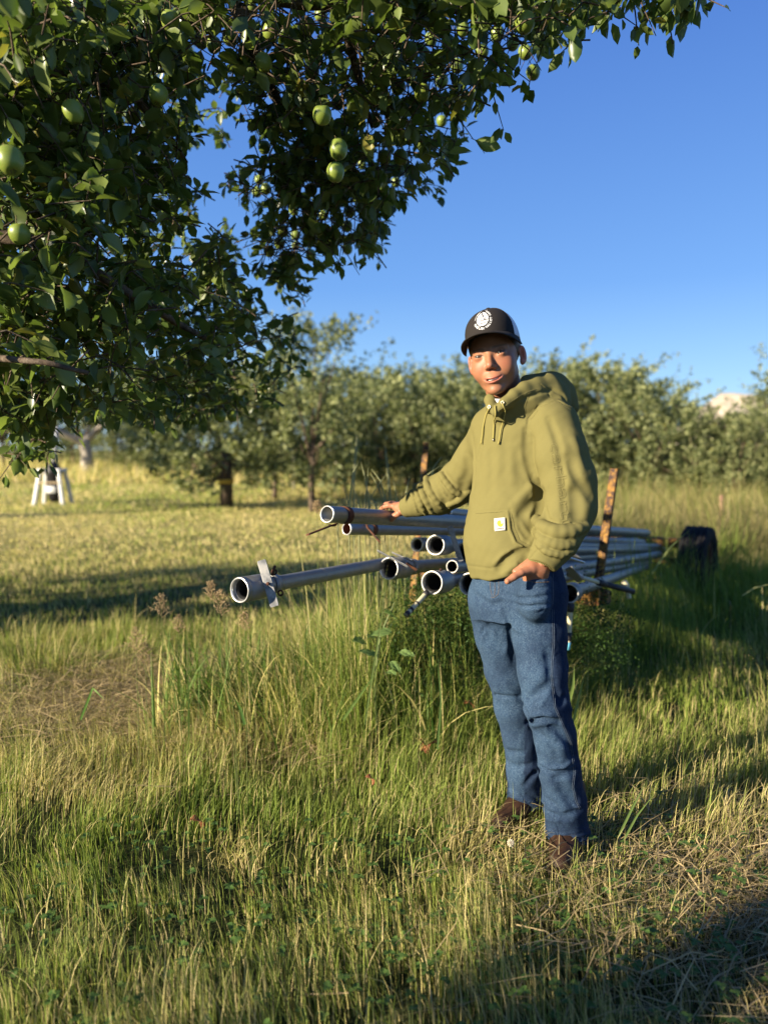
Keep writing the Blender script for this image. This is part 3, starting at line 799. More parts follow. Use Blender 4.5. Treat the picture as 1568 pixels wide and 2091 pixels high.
def rust_mat(name, a, b, c):
    m = N(name, .8, .2); v = m.coord(); f = m.noise(v, 22, 6, .75)
    m.col(m.ramp(f, [(.40, a), (.50, b), (.62, c)])); m.bump(m.noise(v, 120, 4), .5, .002); return m.m
RUST = rust_mat('rusty_iron', (.030, .016, .012), (.075, .030, .018), (.13, .055, .028))
STEEL = rust_mat('grey_steel', (.14, .145, .15), (.24, .24, .24), (.34, .33, .31))
GASK = plain('rubber_gasket', (.012, .012, .012), .7)
RUSTIN = plain('rusty_bore', (.16, .055, .025), .8)
CREAM = plain('cream_plastic', (.50, .45, .29), .5)
DARKP = plain('dark_fitting', (.03, .028, .03), .6)
BLUEP = plain('blue_plastic', (.12, .42, .55), .5)
WHITEP = plain('chalky_plastic', (.55, .55, .50), .6)
def ringmesh(prof, o, d, seg=40, wob=None):
    """surface of revolution: prof = (distance along, radius) list"""
    a, b, d = frame(d); th = np.linspace(0, 2 * np.pi, seg + 1); out = []
    for j, (s, r_) in enumerate(prof):
        rr = r_ * (1 + (0 if wob is None else wob[j] * np.sin(2 * th + .7) + wob[j] * .5 * np.sin(5 * th)))
        out.append(o + d * s + (rr * np.cos(th))[:, None] * a + (rr * np.sin(th))[:, None] * b)
    return grid_mesh(np.stack(out))
def box(c, X, Y_, Z, sx, sy, sz, bev=.15):
    """slightly chamfered box as rounded grid"""
    n = 3; out = []
    X, Y_, Z = (np.asarray(v, float) / np.linalg.norm(v) for v in (X, Y_, Z))
    P = []
    k = 1 - bev * min(sx, sy) / max(sx, sy)
    prof = [(-.5, .0), (-.5, .90), (-.46, 1.0), (.46, 1.0), (.5, .90), (.5, .0)]
    bx = bev * min(sx, sy)
    sec = []
    for sgx, sgy in ((1, 1), (-1, 1), (-1, -1), (1, -1)):
        c1 = [(sgx * (sx / 2), sgy * (sy / 2 - bx)), (sgx * (sx / 2 - bx), sgy * (sy / 2))]
        sec += c1 if sgx * sgy > 0 else c1[::-1]
    sec = np.array(sec + [sec[0]])
    for z, s in prof:
        q = sec * s
        P.append(c + q[:, :1] * X + q[:, 1:] * Y_ + Z * (z * sz))
    return grid_mesh(np.stack(P))
PIPE_GROUP = 'aluminium irrigation pipes stacked on the trailer'
def pipe(near, far, r, label, bell=None, blen=.14, ext=1.0, bore=None, rimmat=None, out=.0, mat=None, tube_from=None):
    a = at(*near); b = at(*far); d = b - a; Ln = np.linalg.norm(d) * ext; d = d / np.linalg.norm(d)
    e = empty('irrigation_pipe', a); tag(e, label, 'pipe', PIPE_GROUP)
    w_ = .0022
    s0 = 0 if not bell else blen * .85
    prof = [(s0, r), (s0 + .0005, r)] + [(s0 + (Ln - s0) * t, r * (1 + .004 * math.sin(9 * t))) for t in np.linspace(.02, 1, 14)] + [(Ln, r - w_), (Ln * .5, r - w_), (s0, r - w_), (s0, r)]
    V, Q = ringmesh(prof, a, d); 
    mesh_np('pipe_tube', V, Q, mat or ALU, e)
    # welded seams along the tube
    for t in (.22, .47, .71):
        V, Q = ringmesh([(Ln * t - .003, r), (Ln * t - .001, r + .0009), (Ln * t + .001, r + .0009), (Ln * t + .003, r)], a, d, 30)
        mesh_np('weld_seam', V, Q, ALUD, e)
    if bell:
        R_ = bell
        prof = [(.030, R_ - .010), (.012, R_ - .0095), (.010, R_ - .0065), (.001, R_ - .0050), (-.001, R_ - .003), (-.0005, R_ - .0008), (.002, R_), (.014, R_), (.0155, R_ - .0015), (.019, R_ - .0015), (.0205, R_ * .99),
                (blen * .62, R_ * .97), (blen * .74, R_ * .93), (blen * .86, r + .004), (blen * 1.05, r + .0028), (blen * 1.06, r)]
        wob = [0, 0, 0, .015, .012, .006] + [.003] * 10
        V, Q = ringmesh(prof, a, d, 56, wob); cp = mesh_np('coupler', V, Q, ALUD, e)
        V, Q = ringmesh([(.0105, R_ - .0068), (.004, R_ - .0075), (-.0022, R_ - .0050), (-.0030, R_ - .003), (-.0022, R_ - .0012)], a, d, 56, [.01] * 5)
        child(mesh_np('worn_rim', V, Q, rimmat or BRIGHT), cp)
        V, Q = ringmesh([(.012, R_ - .0078), (.018, R_ - .014), (.026, R_ - .0165), (.034, R_ - .012), (.10, r * 1.02), (.11, r * .9)], a, d, 44)
        child(mesh_np('gasket', V, Q, GASK), cp)
    else:
        V, Q = ringmesh([(.0005, r - w_ * 1.4), (-.0012, r - w_), (-.0012, r + .0004), (.006, r + .0006), (.007, r)], a, d, 44, [.006] * 5)
        mesh_np('cut_rim', V, Q, rimmat or BRIGHT, e)
        if bore:
            V, Q = ringmesh([(.001, r - w_ - .0006), (.5, r - w_ - .0006)], a, d, 40); mesh_np('pipe_bore', V, Q, bore, e)
    return e, a, d
def band(e, a, d, s, wdt, r, mat):
    V, Q = ringmesh([(s - wdt / 2, r - .001), (s - wdt / 2, r + .0025), (s + wdt / 2, r + .0025), (s + wdt / 2, r - .001)], a, d, 40, [.01] * 4)
    return mesh_np('clamp_band', V, Q, mat, e)
def bolt(e, c, d, r=.006, h=.008, mat=None):
    a, b, d = frame(d); th = np.linspace(0, 2 * np.pi, 7)
    P = [c + 0 * a + np.zeros((7, 3))] + [c + d * z + (rr * np.cos(th))[:, None] * a + (rr * np.sin(th))[:, None] * b for z, rr in ((0, r), (h * .85, r), (h, r * .85))] + [c + d * h + np.zeros((7, 3))]
    V, Q = grid_mesh(np.stack(P)); return mesh_np('bolt', V, Q, mat or RUST, e)
# far ends gather towards the wheel
pA = pipe((668, 1050, 2.45), (1240, 1084, 4.84), .0285, 'top aluminium pipe under the boy\u2019s hand, with a brown clamp band', ext=1.32)
e, a, d = pA
band(e, a, d, .095, .030, .0285, RUST)
h0, h1 = at(682, 1071, 2.50), at(628, 1092, 2.42)
V, Q = box((h0 + h1) / 2, np.cross(h1 - h0, (0, .3, 1)), (0, .3, 1), h1 - h0, .020, .006, np.linalg.norm(h1 - h0)); hk = mesh_np('hook', V, Q, RUST, e)
V, Q = tube(resample([at(690, 1066, 2.52), at(684, 1073, 2.50), at(672, 1073, 2.48)], 8), .004, 7); child(mesh_np('hook_pin', V, Q, RUST), hk)
pB = pipe((708, 1080, 2.95), (950, 1084, 3.62), .0245, 'second aluminium pipe just below the top one, rusty inside, with a dark hook', bore=RUSTIN, ext=3.2)
e, a, d = pB
band(e, a, d, .155, .024, .0245, RUST)
P = []
for t, wd in ((0, .010), (.2, .020), (.5, .026), (.8, .022), (1, .006)):
    c = at(752 + 24 * t, 1078 + 23 * t * (1 + .2 * t), 2.98 - .05 * t)
    P.append([c + np.array((-.5, 0, .5)) * wd, c + np.array((-.2, .01, .2)) * wd, c + np.array((.2, .01, -.2)) * wd, c + np.array((.5, 0, -.5)) * wd])
V, Q = grid_mesh(np.array(P)); o = mesh_np('hook', V, Q, RUST, e); o.modifiers.new('s', 'SOLIDIFY').thickness = .006
V, Q = tube([at(748, 1066, 3.02), at(750, 1076, 2.99), at(756, 1084, 2.97)], .005, 8); mesh_np('hook_pin', V, Q, RUST, e)
pC = pipe((490, 1205, 2.28), (780, 1152, 2.92), .0250, 'leftmost pipe reaching out over the grass, grey latch plate behind its bell mouth', bell=.0415, blen=.145, ext=1.10)
e, a, d = pC
band(e, a, d, .152, .026, .0290, ALUD)
p0, p1 = at(534, 1144, 2.315), at(561, 1238, 2.30)
V, Q = box((p0 + p1) / 2, np.cross(p1 - p0, (0, 1, 0)), (-.35, 1, 0), p1 - p0, .029, .005, np.linalg.norm(p1 - p0), .3); mesh_np('latch_plate', V, Q, STEEL, e)
for q, rr in (((560, 1168, 2.34), .0075), ((573, 1211, 2.36), .0075)):
    c = at(*q); th = np.linspace(0, 2 * np.pi, 15)
    V, Q = tube(c + rr * (np.cos(th)[:, None] * np.array((1, 0, 0)) + np.sin(th)[:, None] * np.array((0, .3, 1))), .0032, 6, False); mesh_np('eye_hook', V, Q, RUST, e)
V, Q = tube([at(556, 1176, 2.33), at(560, 1160, 2.335), at(562, 1156, 2.34)], .0045, 7); mesh_np('hook_pin', V, Q, RUST, e)
bolt(e, at(548, 1192, 2.30), np.array((-.2, -1, .1)), .006, .007)
pD = pipe((794, 1161, 2.86), (1330, 1122, 6.2), .0270, 'pipe in the middle whose black bell mouth carries two flat lever plates', bell=.0450, blen=.16)
e, a, d = pD
for (q0, q1, wd, mt) in (((770, 1124, 2.82), (832, 1157, 2.80), .024, STEEL), ((800, 1128, 2.90), (842, 1146, 2.88), .020, STEEL), ((830, 1150, 2.86), (850, 1164, 2.86), .026, RUST)):
    p0, p1 = at(*q0), at(*q1); V, Q = box((p0 + p1) / 2, np.cross(p1 - p0, (0, .4, 1)), (0, .5, 1), p1 - p0, wd, .004, np.linalg.norm(p1 - p0), .3); mesh_np('lever_plate', V, Q, mt, e)
band(e, a, d, .17, .03, .031, ALUD)
pE = pipe((889, 1113, 2.92), (1345, 1117, 6.25), .0270, 'pipe with a white-rimmed bell mouth left of the boy, beside an upright flat bar', bell=.0420, blen=.13, rimmat=RIMW)
e, a, d = pE
p0, p1 = at(918, 1075, 2.93), at(941, 1146, 2.96)
V, Q = box((p0 + p1) / 2, np.cross(p1 - p0, (0, 1, 0)), (0, 1, 0), p1 - p0, .022, .005, np.linalg.norm(p1 - p0), .3); mesh_np('latch_plate', V, Q, STEEL, e)
pipe((923, 1157, 2.93), (1335, 1128, 6.3), .0255, 'smallest bare pipe end left of the boy between two large bells', rimmat=RIMW, bore=GASK)
pG = pipe((882, 1190, 2.78), (1338, 1136, 6.1), .0270, 'lowest pipe left of the boy with a large worn bell mouth', bell=.0465, blen=.15, rimmat=RIMW)
e, a, d = pG
bolt(e, at(900, 1165, 2.80), np.array((0, -.3, 1))); bolt(e, at(912, 1205, 2.86), np.array((0, -1, -.3)))
pipe((958, 1193, 2.90), (1345, 1132, 6.0), .0270, 'pipe whose bell mouth is half hidden behind the boy\u2019s jeans', bell=.0465, blen=.15, rimmat=RIMW)
pipe((948, 1128, 3.02), (1352, 1121, 6.4), .0270, 'pipe with a dark bell mouth partly behind the hoodie', bell=.0430, blen=.13)
pipe((851, 1112, 3.35), (1300, 1104, 6.4), .0260, 'pipe with a chalky whitish fitting at its end in the back of the stack', bell=.0340, blen=.10, rimmat=WHITEP)
pipe((912, 1046, 3.7), (1300, 1092, 6.5), .0270, 'pipe lying behind the top pipe, seen under the boy\u2019s forearm')
pipe((1030, 1098, 4.0), (1278, 1107, 5.6), .0270, 'dim pipe at the back of the stack right of the boy', ext=1.2)
pL = pipe((1160, 1212, 3.30), (1321, 1155, 5.95), .0290, 'pipe right of the boy with a bright white-rimmed bell mouth by his pocket', bell=.0470, blen=.15, rimmat=WHITEP)
pipe((1085, 1190, 3.4), (1325, 1147, 5.9), .0270, 'pipe slanting up to the right behind the boy\u2019s hip')
# fittings: riser stubs and sprinkler pieces
def riser(label, pts, segs):
    pts = [at(*p) for p in pts]; e = empty('sprinkler_riser', pts[0]); tag(e, label, 'sprinkler riser', 'plastic riser tubes among the pipes')
    rs = resample(pts, 12)
    V, Q = tube(rs, segs[0][1], 12); mesh_np('riser_tube', V, Q, segs[0][0], e)
    for (t0, t1, rr, mt, nm) in segs[1:]:
        n = len(rs) - 1; f = lambda t: np.array([np.interp(t * n, np.arange(n + 1), rs[:, i]) for i in range(3)])
        V, Q = tube([f(t0), f((t0 + t1) / 2), f(t1)], rr, 12); mesh_np(nm, V, Q, mt, e)
    return e
riser('cream plastic riser stub hanging down from the lowest bell left of the boy', [(872, 1210, 2.77), (850, 1234, 2.72), (829, 1256, 2.66)],
      [(CREAM, .0095), (.0, .12, .0125, DARKP, 'collar'), (.45, .50, .0105, DARKP, 'collar'), (.72, .80, .0105, DARKP, 'collar'), (.9, 1.0, .0110, DARKP, 'collar')])
riser('grey and cream riser lying across the pipes below the yellow stake', [(1162, 1172, 3.25), (1190, 1180, 3.35), (1232, 1192, 3.45), (1292, 1208, 3.55)],
      [(CREAM, .0100), (.0, .22, .016, ALUD, 'fitting'), (.55, 1.0, .0135, DARKP, 'sleeve'), (.5, .62, .0155, DARKP, 'collar')])
riser('upright cream riser with a blue tip just right of the jeans', [(1165, 1232, 3.26), (1163, 1262, 3.26), (1161, 1292, 3.26), (1158, 1326, 3.26)],
      [(CREAM, .0120), (.0, .18, .0165, DARKP, 'collar'), (.62, .80, .0145, DARKP, 'collar'), (.84, 1.0, .0125, BLUEP, 'tip')])
riser('small cream sprinkler head in the grass below the pipes', [(1272, 1188, 3.7), (1280, 1200, 3.7), (1284, 1222, 3.7)], [(CREAM, .012), (.0, .35, .018, CREAM, 'nozzle'), (.5, .6, .014, DARKP, 'collar')])
# bent bracket bars by the boy's hip
br = empty('steel_bracket', at(1175, 1140, 3.2)); tag(br, 'pale steel bracket sticking out right of the boy\u2019s hip', 'bracket')
for q0, q1, wd, mt in (((1160, 1139, 3.1), (1192, 1149, 3.15), .014, BRIGHT), ((1165, 1130, 3.2), (1182, 1142, 3.2), .030, ALUD), ((1160, 1160, 3.2), (1184, 1186, 3.2), .045, ALUD)):
    p0, p1 = at(*q0), at(*q1); V, Q = box((p0 + p1) / 2, np.cross(p1 - p0, (0, .6, 1)), (0, .6, 1), p1 - p0, wd, .008, np.linalg.norm(p1 - p0), .3); mesh_np('bar', V, Q, mt, br)

# ---- the trailer
YEL = N('rusted_yellow_paint', .7, .25); yv = YEL.coord(); f1 = YEL.noise(yv, 38, 7, .8); f2 = YEL.noise(yv, 6, 3)
YEL.col(YEL.mix(YEL.math('ADD', YEL.math('MULTIPLY', YEL.math('SUBTRACT', f1, .5), 8), YEL.math('ADD', YEL.math('MULTIPLY', f2, 1.4), -.22), True), (.035, .018, .016), YEL.ramp(YEL.noise(yv, 40, 3), [(.35, (.23, .11, .018)), (.60, (.30, .155, .025)), (.70, (.17, .045, .025))])))
YEL.bump(f1, .5, .002); YEL = YEL.m
tr = empty('pipe_trailer', (1.3, 4.2, 0)); tag(tr, 'low trailer with rust-eaten yellow stakes and black tyres carrying the pipe stack', 'trailer')
b0, b1 = at(1214, 1232, 4.15), at(1253, 957, 4.25)
ax_ = np.array((.819, -.573, 0.)); al_ = np.array((.573, .819, 0.))
def bar(name, p0, p1, wd, th_, mat, X=None, par=tr):
    X = ax_ if X is None else X; z = p1 - p0; Yv = np.cross(z, X); X2 = np.cross(Yv, z)
    V, Q = box((p0 + p1) / 2, X2, Yv, z, wd, th_, np.linalg.norm(z), .2); return mesh_np(name, V, Q, mat, par)
st = bar('stake', b0, b1, .044, .010, YEL); 
V, Q = box((b0 + b1) / 2 + ax_ * .019 + al_ * .016, ax_, al_, b1 - b0, .008, .020, np.linalg.norm(b1 - b0), .2); child(mesh_np('stake_flange', V, Q, YEL), st)
l0, l1 = at(858, 1040, 4.85), at(870, 903, 4.90)
st = bar('stake', l0 + (l0 - l1) * 2.0, l1, .044, .010, YEL)
cb = .42
pr_ = np.array((b0[0], b0[1], cb)); pl_ = np.array((l0[0], l0[1], cb))
bar('crossbeam', pl_, pr_ + ax_ * .08, .085, .085, YEL, np.array((0, 0, 1.)))
V, Q = box(at(1201, 1218, 4.05), ax_, (0, 0, 1), al_, .125, .095, .02, .1); mesh_np('gusset', V, Q, YEL, tr)
rw = at(1425, 1150, 6.15); rw[2] = .30
lw = rw - ax_ * 1.35
rb = np.array((rw[0], rw[1], .46))
bar('crossbeam', rb - ax_ * 1.3, rb - ax_ * .12, .08, .08, YEL, np.array((0, 0, 1.)))
bar('frame_rail', (pr_ + pl_) / 2 + (0, 0, -.08), rb - ax_ * .7 + (0, 0, -.07), .07, .07, RUST, np.array((0, 0, 1.)))
bar('drawbar', (pr_ + pl_) / 2 + (0, 0, -.08), (pr_ + pl_) / 2 - al_ * 1.1 + (0, 0, -.30), .06, .06, RUST, np.array((0, 0, 1.)))
bar('axle', rw - ax_ * 1.3, rw, .05, .05, RUST, np.array((0, 0, 1.)))
TYRE = N('tyre_rubber', .9, .1); tv = TYRE.coord(); TYRE.col(TYRE.ramp(TYRE.noise(tv, 12, 4), [(.3, (.012, .012, .013)), (.7, (.028, .026, .025))])); TYRE.bump(TYRE.noise(tv, 180, 3), .4, .002)
def wheel(c, r_=.315, wd=.215):
    e = empty('wheel', c); child(e, tr); e.location = c; e.matrix_parent_inverse = wmat(tr).inverted()
    d = ax_; prof = [(-wd * .30, r_ * .56), (-wd * .45, r_ * .66), (-wd * .5, r_ * .80), (-wd * .46, r_ * .93)]
    for k in range(5):
        s = -.40 + k * .2
        prof += [(wd * (s - .07), r_ * (.985 + .015 * (1 - abs(s) * 2))), (wd * (s + .06), r_ * (.985 + .015 * (1 - abs(s) * 2))), (wd * (s + .075), r_ * .955), (wd * (s + .115), r_ * .955)] if k < 4 else [(wd * (s - .07), r_ * .985), (wd * (s + .04), r_ * .975)]
    prof += [(wd * .46, r_ * .93), (wd * .5, r_ * .80), (wd * .45, r_ * .66), (wd * .30, r_ * .56)]
    V, Q = ringmesh(prof, c, d, 64); child(mesh_np('tyre', V, Q, TYRE.m), e)
    V, Q = ringmesh([(-wd * .30, r_ * .57), (-wd * .36, r_ * .60), (-wd * .30, r_ * .52), (-wd * .05, r_ * .48), (-wd * .02, r_ * .2), (-wd * .12, r_ * .17), (-wd * .13, r_ * .01), (wd * .13, r_ * .01), (wd * .12, r_ * .17), (wd * .05, r_ * .2), (wd * .06, r_ * .48), (wd * .30, r_ * .52), (wd * .36, r_ * .60), (wd * .30, r_ * .57)], c, d, 40)
    rm = child(mesh_np('rim', V, Q, RUST), e)
wheel(rw); wheel(lw)

for o in COL.objects:                                     # hard edged plates and bars
    if o.type == 'MESH' and o.name.split('.')[0] in ('latch_plate', 'lever_plate', 'hook', 'bar', 'stake', 'stake_flange', 'crossbeam', 'gusset', 'frame_rail', 'drawbar', 'axle'):
        o.data.polygons.foreach_set('use_smooth', np.zeros(len(o.data.polygons), dtype=bool))
# ================================================================ orchard behind
LEAFB = leafy_mat('orchard_leaf', .6, .30, .25)
BR = np.random.default_rng(33)
def crown_shape(seed, shape='bush', n=7000, leaf=.098, hgt=3.4, rad=1.5, low=.25):
    """foliage of one orchard tree as clustered leaf faces, base at origin"""
    r_ = np.random.default_rng(seed)
    cl = 150
    # shoots: leafy rods leaving the middle and reaching past the outline
    z = r_.uniform(low, hgt * .90, cl); a = r_.uniform(0, 2 * np.pi, cl)
    prof = np.interp(z / hgt, [0, .12, .35, .65, .85, 1.0], [.45, .8, 1.0, .85, .55, .25])
    rr = rad * prof * np.sqrt(r_.random(cl)) * 1.0
    c = np.stack([rr * np.cos(a), rr * np.sin(a), z], 1)
    d = np.stack([np.cos(a) * .55, np.sin(a) * .55, np.full(cl, .75)], 1) + r_.normal(0, .35, (cl, 3)); d /= np.linalg.norm(d, axis=1)[:, None]
    ln = r_.uniform(.3, .75, cl) * (1 + 1.1 * (r_.random(cl) < .16))
    k = r_.integers(0, cl, n); t = r_.random(n)
    p = c[k] + d[k] * (ln[k] * t)[:, None] + r_.normal(0, .045, (n, 3)) * (1.7 - t)[:, None]
    p[:, 2] = np.maximum(p[:, 2], .1)
    ax = d[k] * .5 + r_.normal(0, .8, (n, 3)); nr = r_.normal(0, .8, (n, 3)) + (0, 0, .8)
    l = r_.uniform(.7, 1.25, n) * leaf
    col_ = leaf_cols(n, r_, (.065, .090, .028), (.40, .41, .19))
    V, Fs, C = leaves(p, ax, nr, l, l * .6, col_, 'lo')
    me = mesh_np('crown', V, Fs, None, col=C, link_it=False); me.materials.append(LEAFB)
    # trunk and limbs
    tw = [tube(resample([(0, 0, -.1), (.03, .02, .5), (.0, .03, hgt * .35)], 6), np.linspace(.075, .05, 6), 8)]
    for q in range(9):
        j = r_.integers(0, cl); tw.append(tube(resample([(0, 0, hgt * .22 + .06 * q), c[j] * (.5, .5, .7) + (0, 0, .1), c[j]], 6), np.linspace(.035, .008, 6), 5))
    V, Q = merge(tw); tm_ = mesh_np('trunk', V, Q, None, link_it=False); tm_.materials.append(BARK)
    return me, tm_, hgt
VAR = [crown_shape(1), crown_shape(2, rad=1.35, hgt=3.6), crown_shape(3, rad=1.7, hgt=3.2), crown_shape(4, rad=1.2, hgt=4.2, n=6500)]
VAR.append(crown_shape(5, rad=1.75, hgt=3.1, low=.45, n=9000))
VAR.append(crown_shape(6, rad=2.3, hgt=5.2, low=1.9, n=7500, leaf=.11))
def orchard_tree(px, Y_, h, var, label, group=None, wide=1.0, rot=None):
    x = (px - 784) / F * Y_ * 1.0
    e = empty('orchard_tree', (x, Y_, float(gz(x, Y_)) - .02)); tag(e, label, 'tree', group)
    cm, tm_, hh = VAR[var]; s = h / hh; r0_ = BR.uniform(0, 6.28) if rot is None else rot
    for nm, me in (('trunk', tm_), ('crown', cm)):
        o = bpy.data.objects.new(nm, me); COL.objects.link(o); o.parent = e
        o.scale = (s * wide, s * wide, s); o.rotation_euler = (0, 0, r0_)
        if nm == 'crown': o['kind'] = 'stuff'
    return e
GR = 'apple trees in the sunlit rows behind the boy'
orchard_tree(462, 16.0, 3.1, 4, 'dark shaded young tree with a yellow band round its trunk, left of the sunlit row', wide=1.15)
orchard_tree(638, 15.0, 4.1, 3, 'tall tree with upright shoots just right of the hanging apple branches', GR, 1.0)
orchard_tree(560, 19.0, 3.4, 0, 'bushy tree seen in the gap below the hanging apple branches', GR, 1.0)
rowL = [(705, 22.0, 3.7, 1, 'leftmost full tree of the sunlit row, above the end of the top pipe'),
        (775, 20.5, 3.55, 0, 'sunlit tree behind the seed stems left of the rear yellow stake'),
        (850, 20.0, 3.45, 2, 'sunlit tree directly behind the rear yellow stake'),
        (925, 19.5, 3.5, 1, 'tree left of the boy\u2019s shoulder'),
        (1000, 19.0, 3.3, 0, 'tree mostly hidden behind the boy\u2019s chest'),
        (1075, 18.5, 3.45, 2, 'tree mostly hidden behind the boy\u2019s hood'),
        (1160, 18.0, 3.6, 1, 'tree just right of the boy\u2019s hood, tall against the sky'),
        (1245, 17.5, 3.55, 3, 'tree with long shoots above the front yellow stake'),
        (1330, 17.0, 3.05, 0, 'tree behind the far pipe ends'),
        (1415, 16.5, 2.35, 2, 'low tree above the trailer wheel, below the pale hill'),
        (1500, 16.0, 2.25, 1, 'low tree right of the trailer wheel'),
        (1600, 15.5, 2.9, 3, 'tree cut by the right edge of the picture')]
for px, Y_, h, v, lab in rowL: orchard_tree(px, Y_, h * .94, v, lab, GR, 1.12)
ORD = 'first second third fourth fifth sixth seventh eighth ninth tenth eleventh'.split()
for i, (px, h) in enumerate(((660, 3.9), (745, 4.1), (830, 4.0), (915, 4.1), (1130, 4.3), (1215, 4.1), (1300, 3.6), (1385, 2.8), (1470, 2.3), (1555, 2.5), (1640, 4.1))):
    orchard_tree(px, 25.5 - i * .35, h, i % 3, ORD[i] + ' tree from the left in the second row, half hidden by the front row', 'apple trees of the second row', 1.1)
for px, Y_, h, v, lab in ((178, 34, 5.6, 5, 'old tree with a pale trunk and forked limbs beyond the white stand'), (10, 36, 5.6, 5, 'old tree at the left edge beyond the mown grass'), (318, 40, 5.8, 5, 'old thin trunked tree between the pale trunk and the dark young tree'),
    (-60, 30, 5.4, 5, 'old tree outside the left edge'), (90, 38, 4.0, 1, 'low dark tree behind the white stand'), (150, 42, 4.6, 2, 'far bushy tree between the white stand and the pale trunk'), (290, 36, 3.9, 1, 'far upright tree left of the thin trunked old tree'), (20, 44, 4.4, 0, 'far bushy tree at the left edge'), (235, 37, 3.4, 2, 'low bushy tree just right of the pale trunk'), (340, 31, 3.6, 0, 'bushy tree left of the dark young tree'), (250, 46, 5.8, 5, 'farthest tree in the gap under the apple branches'), (395, 44, 5.6, 5, 'far tree left of the dark young tree'), (520, 32, 4.6, 0, 'far bushy tree right of the dark young tree'), (400, 30, 4.2, 0, 'pale far tree behind the dark young tree')):
    t_ = orchard_tree(px, Y_, h, v, lab, 'old trees at the far side of the grass', 1.0)
# pale forked trunk of the nearest old tree
x_ = (178 - 784) / F * 34
V, Q = merge([tube(resample([(x_, 34, .2), (x_ + .05, 34, 1.0), (x_ - .05, 33.9, 1.8)], 8), np.linspace(.28, .24, 8), 12), tube(resample([(x_, 34, 1.6), (x_ - .8, 33.6, 2.0), (x_ - 1.7, 33, 2.6)], 8), np.linspace(.2, .1, 8), 9), tube(resample([(x_, 34, 1.7), (x_ + .7, 33.9, 2.3), (x_ + 1.6, 33.8, 2.7)], 8), np.linspace(.2, .1, 8), 9)])
PB = plain('pale_bark', (.34, .30, .25), .9, .1, 0, .4, 6)
old = [o for o in COL.objects if o.get('label', '').startswith('old tree with a pale')][0]
mesh_np('trunk', V, Q, PB, old)
dk = [o for o in COL.objects if o.get('label', '').startswith('dark shaded young')][0]
V, Q = ringmesh([(-.045, .155), (-.045, .165), (.045, .165), (.045, .155)], np.array((dk.location[0], 16.0, .58)), (0, 0, 1), 20); mesh_np('trunk_band', V, Q, plain('yellow_tape', (.55, .36, .05), .6), dk)
V, Q = tube([(dk.location[0], 16, -.05), (dk.location[0], 16, .5), (dk.location[0] + .03, 16, 1.2)], [.15, .14, .10], 12); mesh_np('trunk', V, Q, BARK, dk)

# unseen trees set for the shade they throw; leaves shading lit ground dropped
def shade_tree(x, y, c, r, n, label):
    e = empty('orchard_tree', (x, y, 0)); tag(e, label, 'tree')
    V, Q = tube([(x, y, -.1), (x, y, .8), (x, y, c[2])], [.16, .14, .08], 10); mesh_np('trunk', V, Q, BARK, e)
    V, Fs, C = crown_fill(np.array(c), r, n, BR, .13, .56); o = mesh_np('crown', V, Fs, LEAFB, e, col=C); o['kind'] = 'stuff'
shade_tree(-9.5, 1.6, (-9.5, 1.6, 2.6), (2.2, 1.7, 1.5), 11000, 'broad tree out of view at the left whose shade crosses the mown grass')
shade_tree(-9.7, 12.4, (-9.7, 12.4, 3.3), (1.8, 1.7, 2.0), 9000, 'tall unseen tree added at the left to shade the dark young tree')  # added out of view so its shadow darkens the young tree
shade_tree(-4.7, -1.5, (-4.7, -1.5, 2.5), (2.0, 1.5, 1.3), 2300, 'unseen tree added beside the camera to throw broken shade on the near grass')  # added out of view to dapple the near ground
shade_tree(-14.5, 10.0, (-14.5, 10.0, 2.9), (2.0, 1.8, 1.6), 6000, 'tree out of view at the left beyond the mown grass')

# white A-shaped stand with a dark pump
sx0 = at(110, 1030, 17.0)[0]
sd_ = empty('pump_stand', (sx0, 17.0, 0)); tag(sd_, 'white A-shaped stand holding a black pump and grey pole on the mown grass', 'pump stand')
WHT = plain('white_paint', (.62, .62, .60), .5); BLK = plain('black_plastic', (.015, .014, .016), .5); GRYP = plain('grey_pole', (.28, .29, .31), .5)
gz0 = float(gz(sx0, 17.0)); ex = np.array((1, 0, 0.)); ey = np.array((0, 1, 0.))
def sbar(name, p0, p1, wd, th_, mat):
    p0, p1 = np.array(p0, float), np.array(p1, float); z = p1 - p0; Yv = np.cross(z, ex); Yv = Yv if np.linalg.norm(Yv) > 1e-3 else np.cross(z, ey); X2 = np.cross(Yv, z)
    V, Q = box((p0 + p1) / 2, X2, Yv, z, wd, th_, np.linalg.norm(z), .2); return mesh_np(name, V, Q, mat, sd_)
for sgn in (-1, 1):
    for dy in (-.16, .16): sbar('leg', (sx0 + sgn * .33, 17 + dy * 1.6, gz0), (sx0 + sgn * .215, 17 + dy, gz0 + .78), .085, .06, WHT)
    sbar('top_rail', (sx0 + sgn * .215, 16.80, gz0 + .80), (sx0 + sgn * .215, 17.20, gz0 + .80), .12, .08, WHT)
sbar('crossbar', (sx0 - .25, 16.80, gz0 + .52), (sx0 + .25, 16.80, gz0 + .52), .06, .04, plain('raw_wood', (.42, .33, .20), .8))
V, Q = ringmesh([(.02, .001), (.02, .07), (.10, .13), (.36, .15), (.40, .145), (.42, .15), (.62, .155), (.66, .19), (.80, .165), (.86, .11), (.93, .10), (.95, .001)], np.array((sx0 + .03, 17, gz0 + .05)), (0, 0, 1), 24); mesh_np('pump_body', V, Q, BLK, sd_)
V, Q = box(np.array((sx0 + .03, 16.84, gz0 + .36)), ex, ey, (0, 0, 1), .22, .03, .16, .2); mesh_np('cover', V, Q, WHT, sd_)
V, Q = tube([(sx0 + .03, 17, gz0 + .9), (sx0 + .09, 17, gz0 + 1.35), (sx0 + .15, 17, gz0 + 1.8)], .045, 10); mesh_np('pole', V, Q, GRYP, sd_)
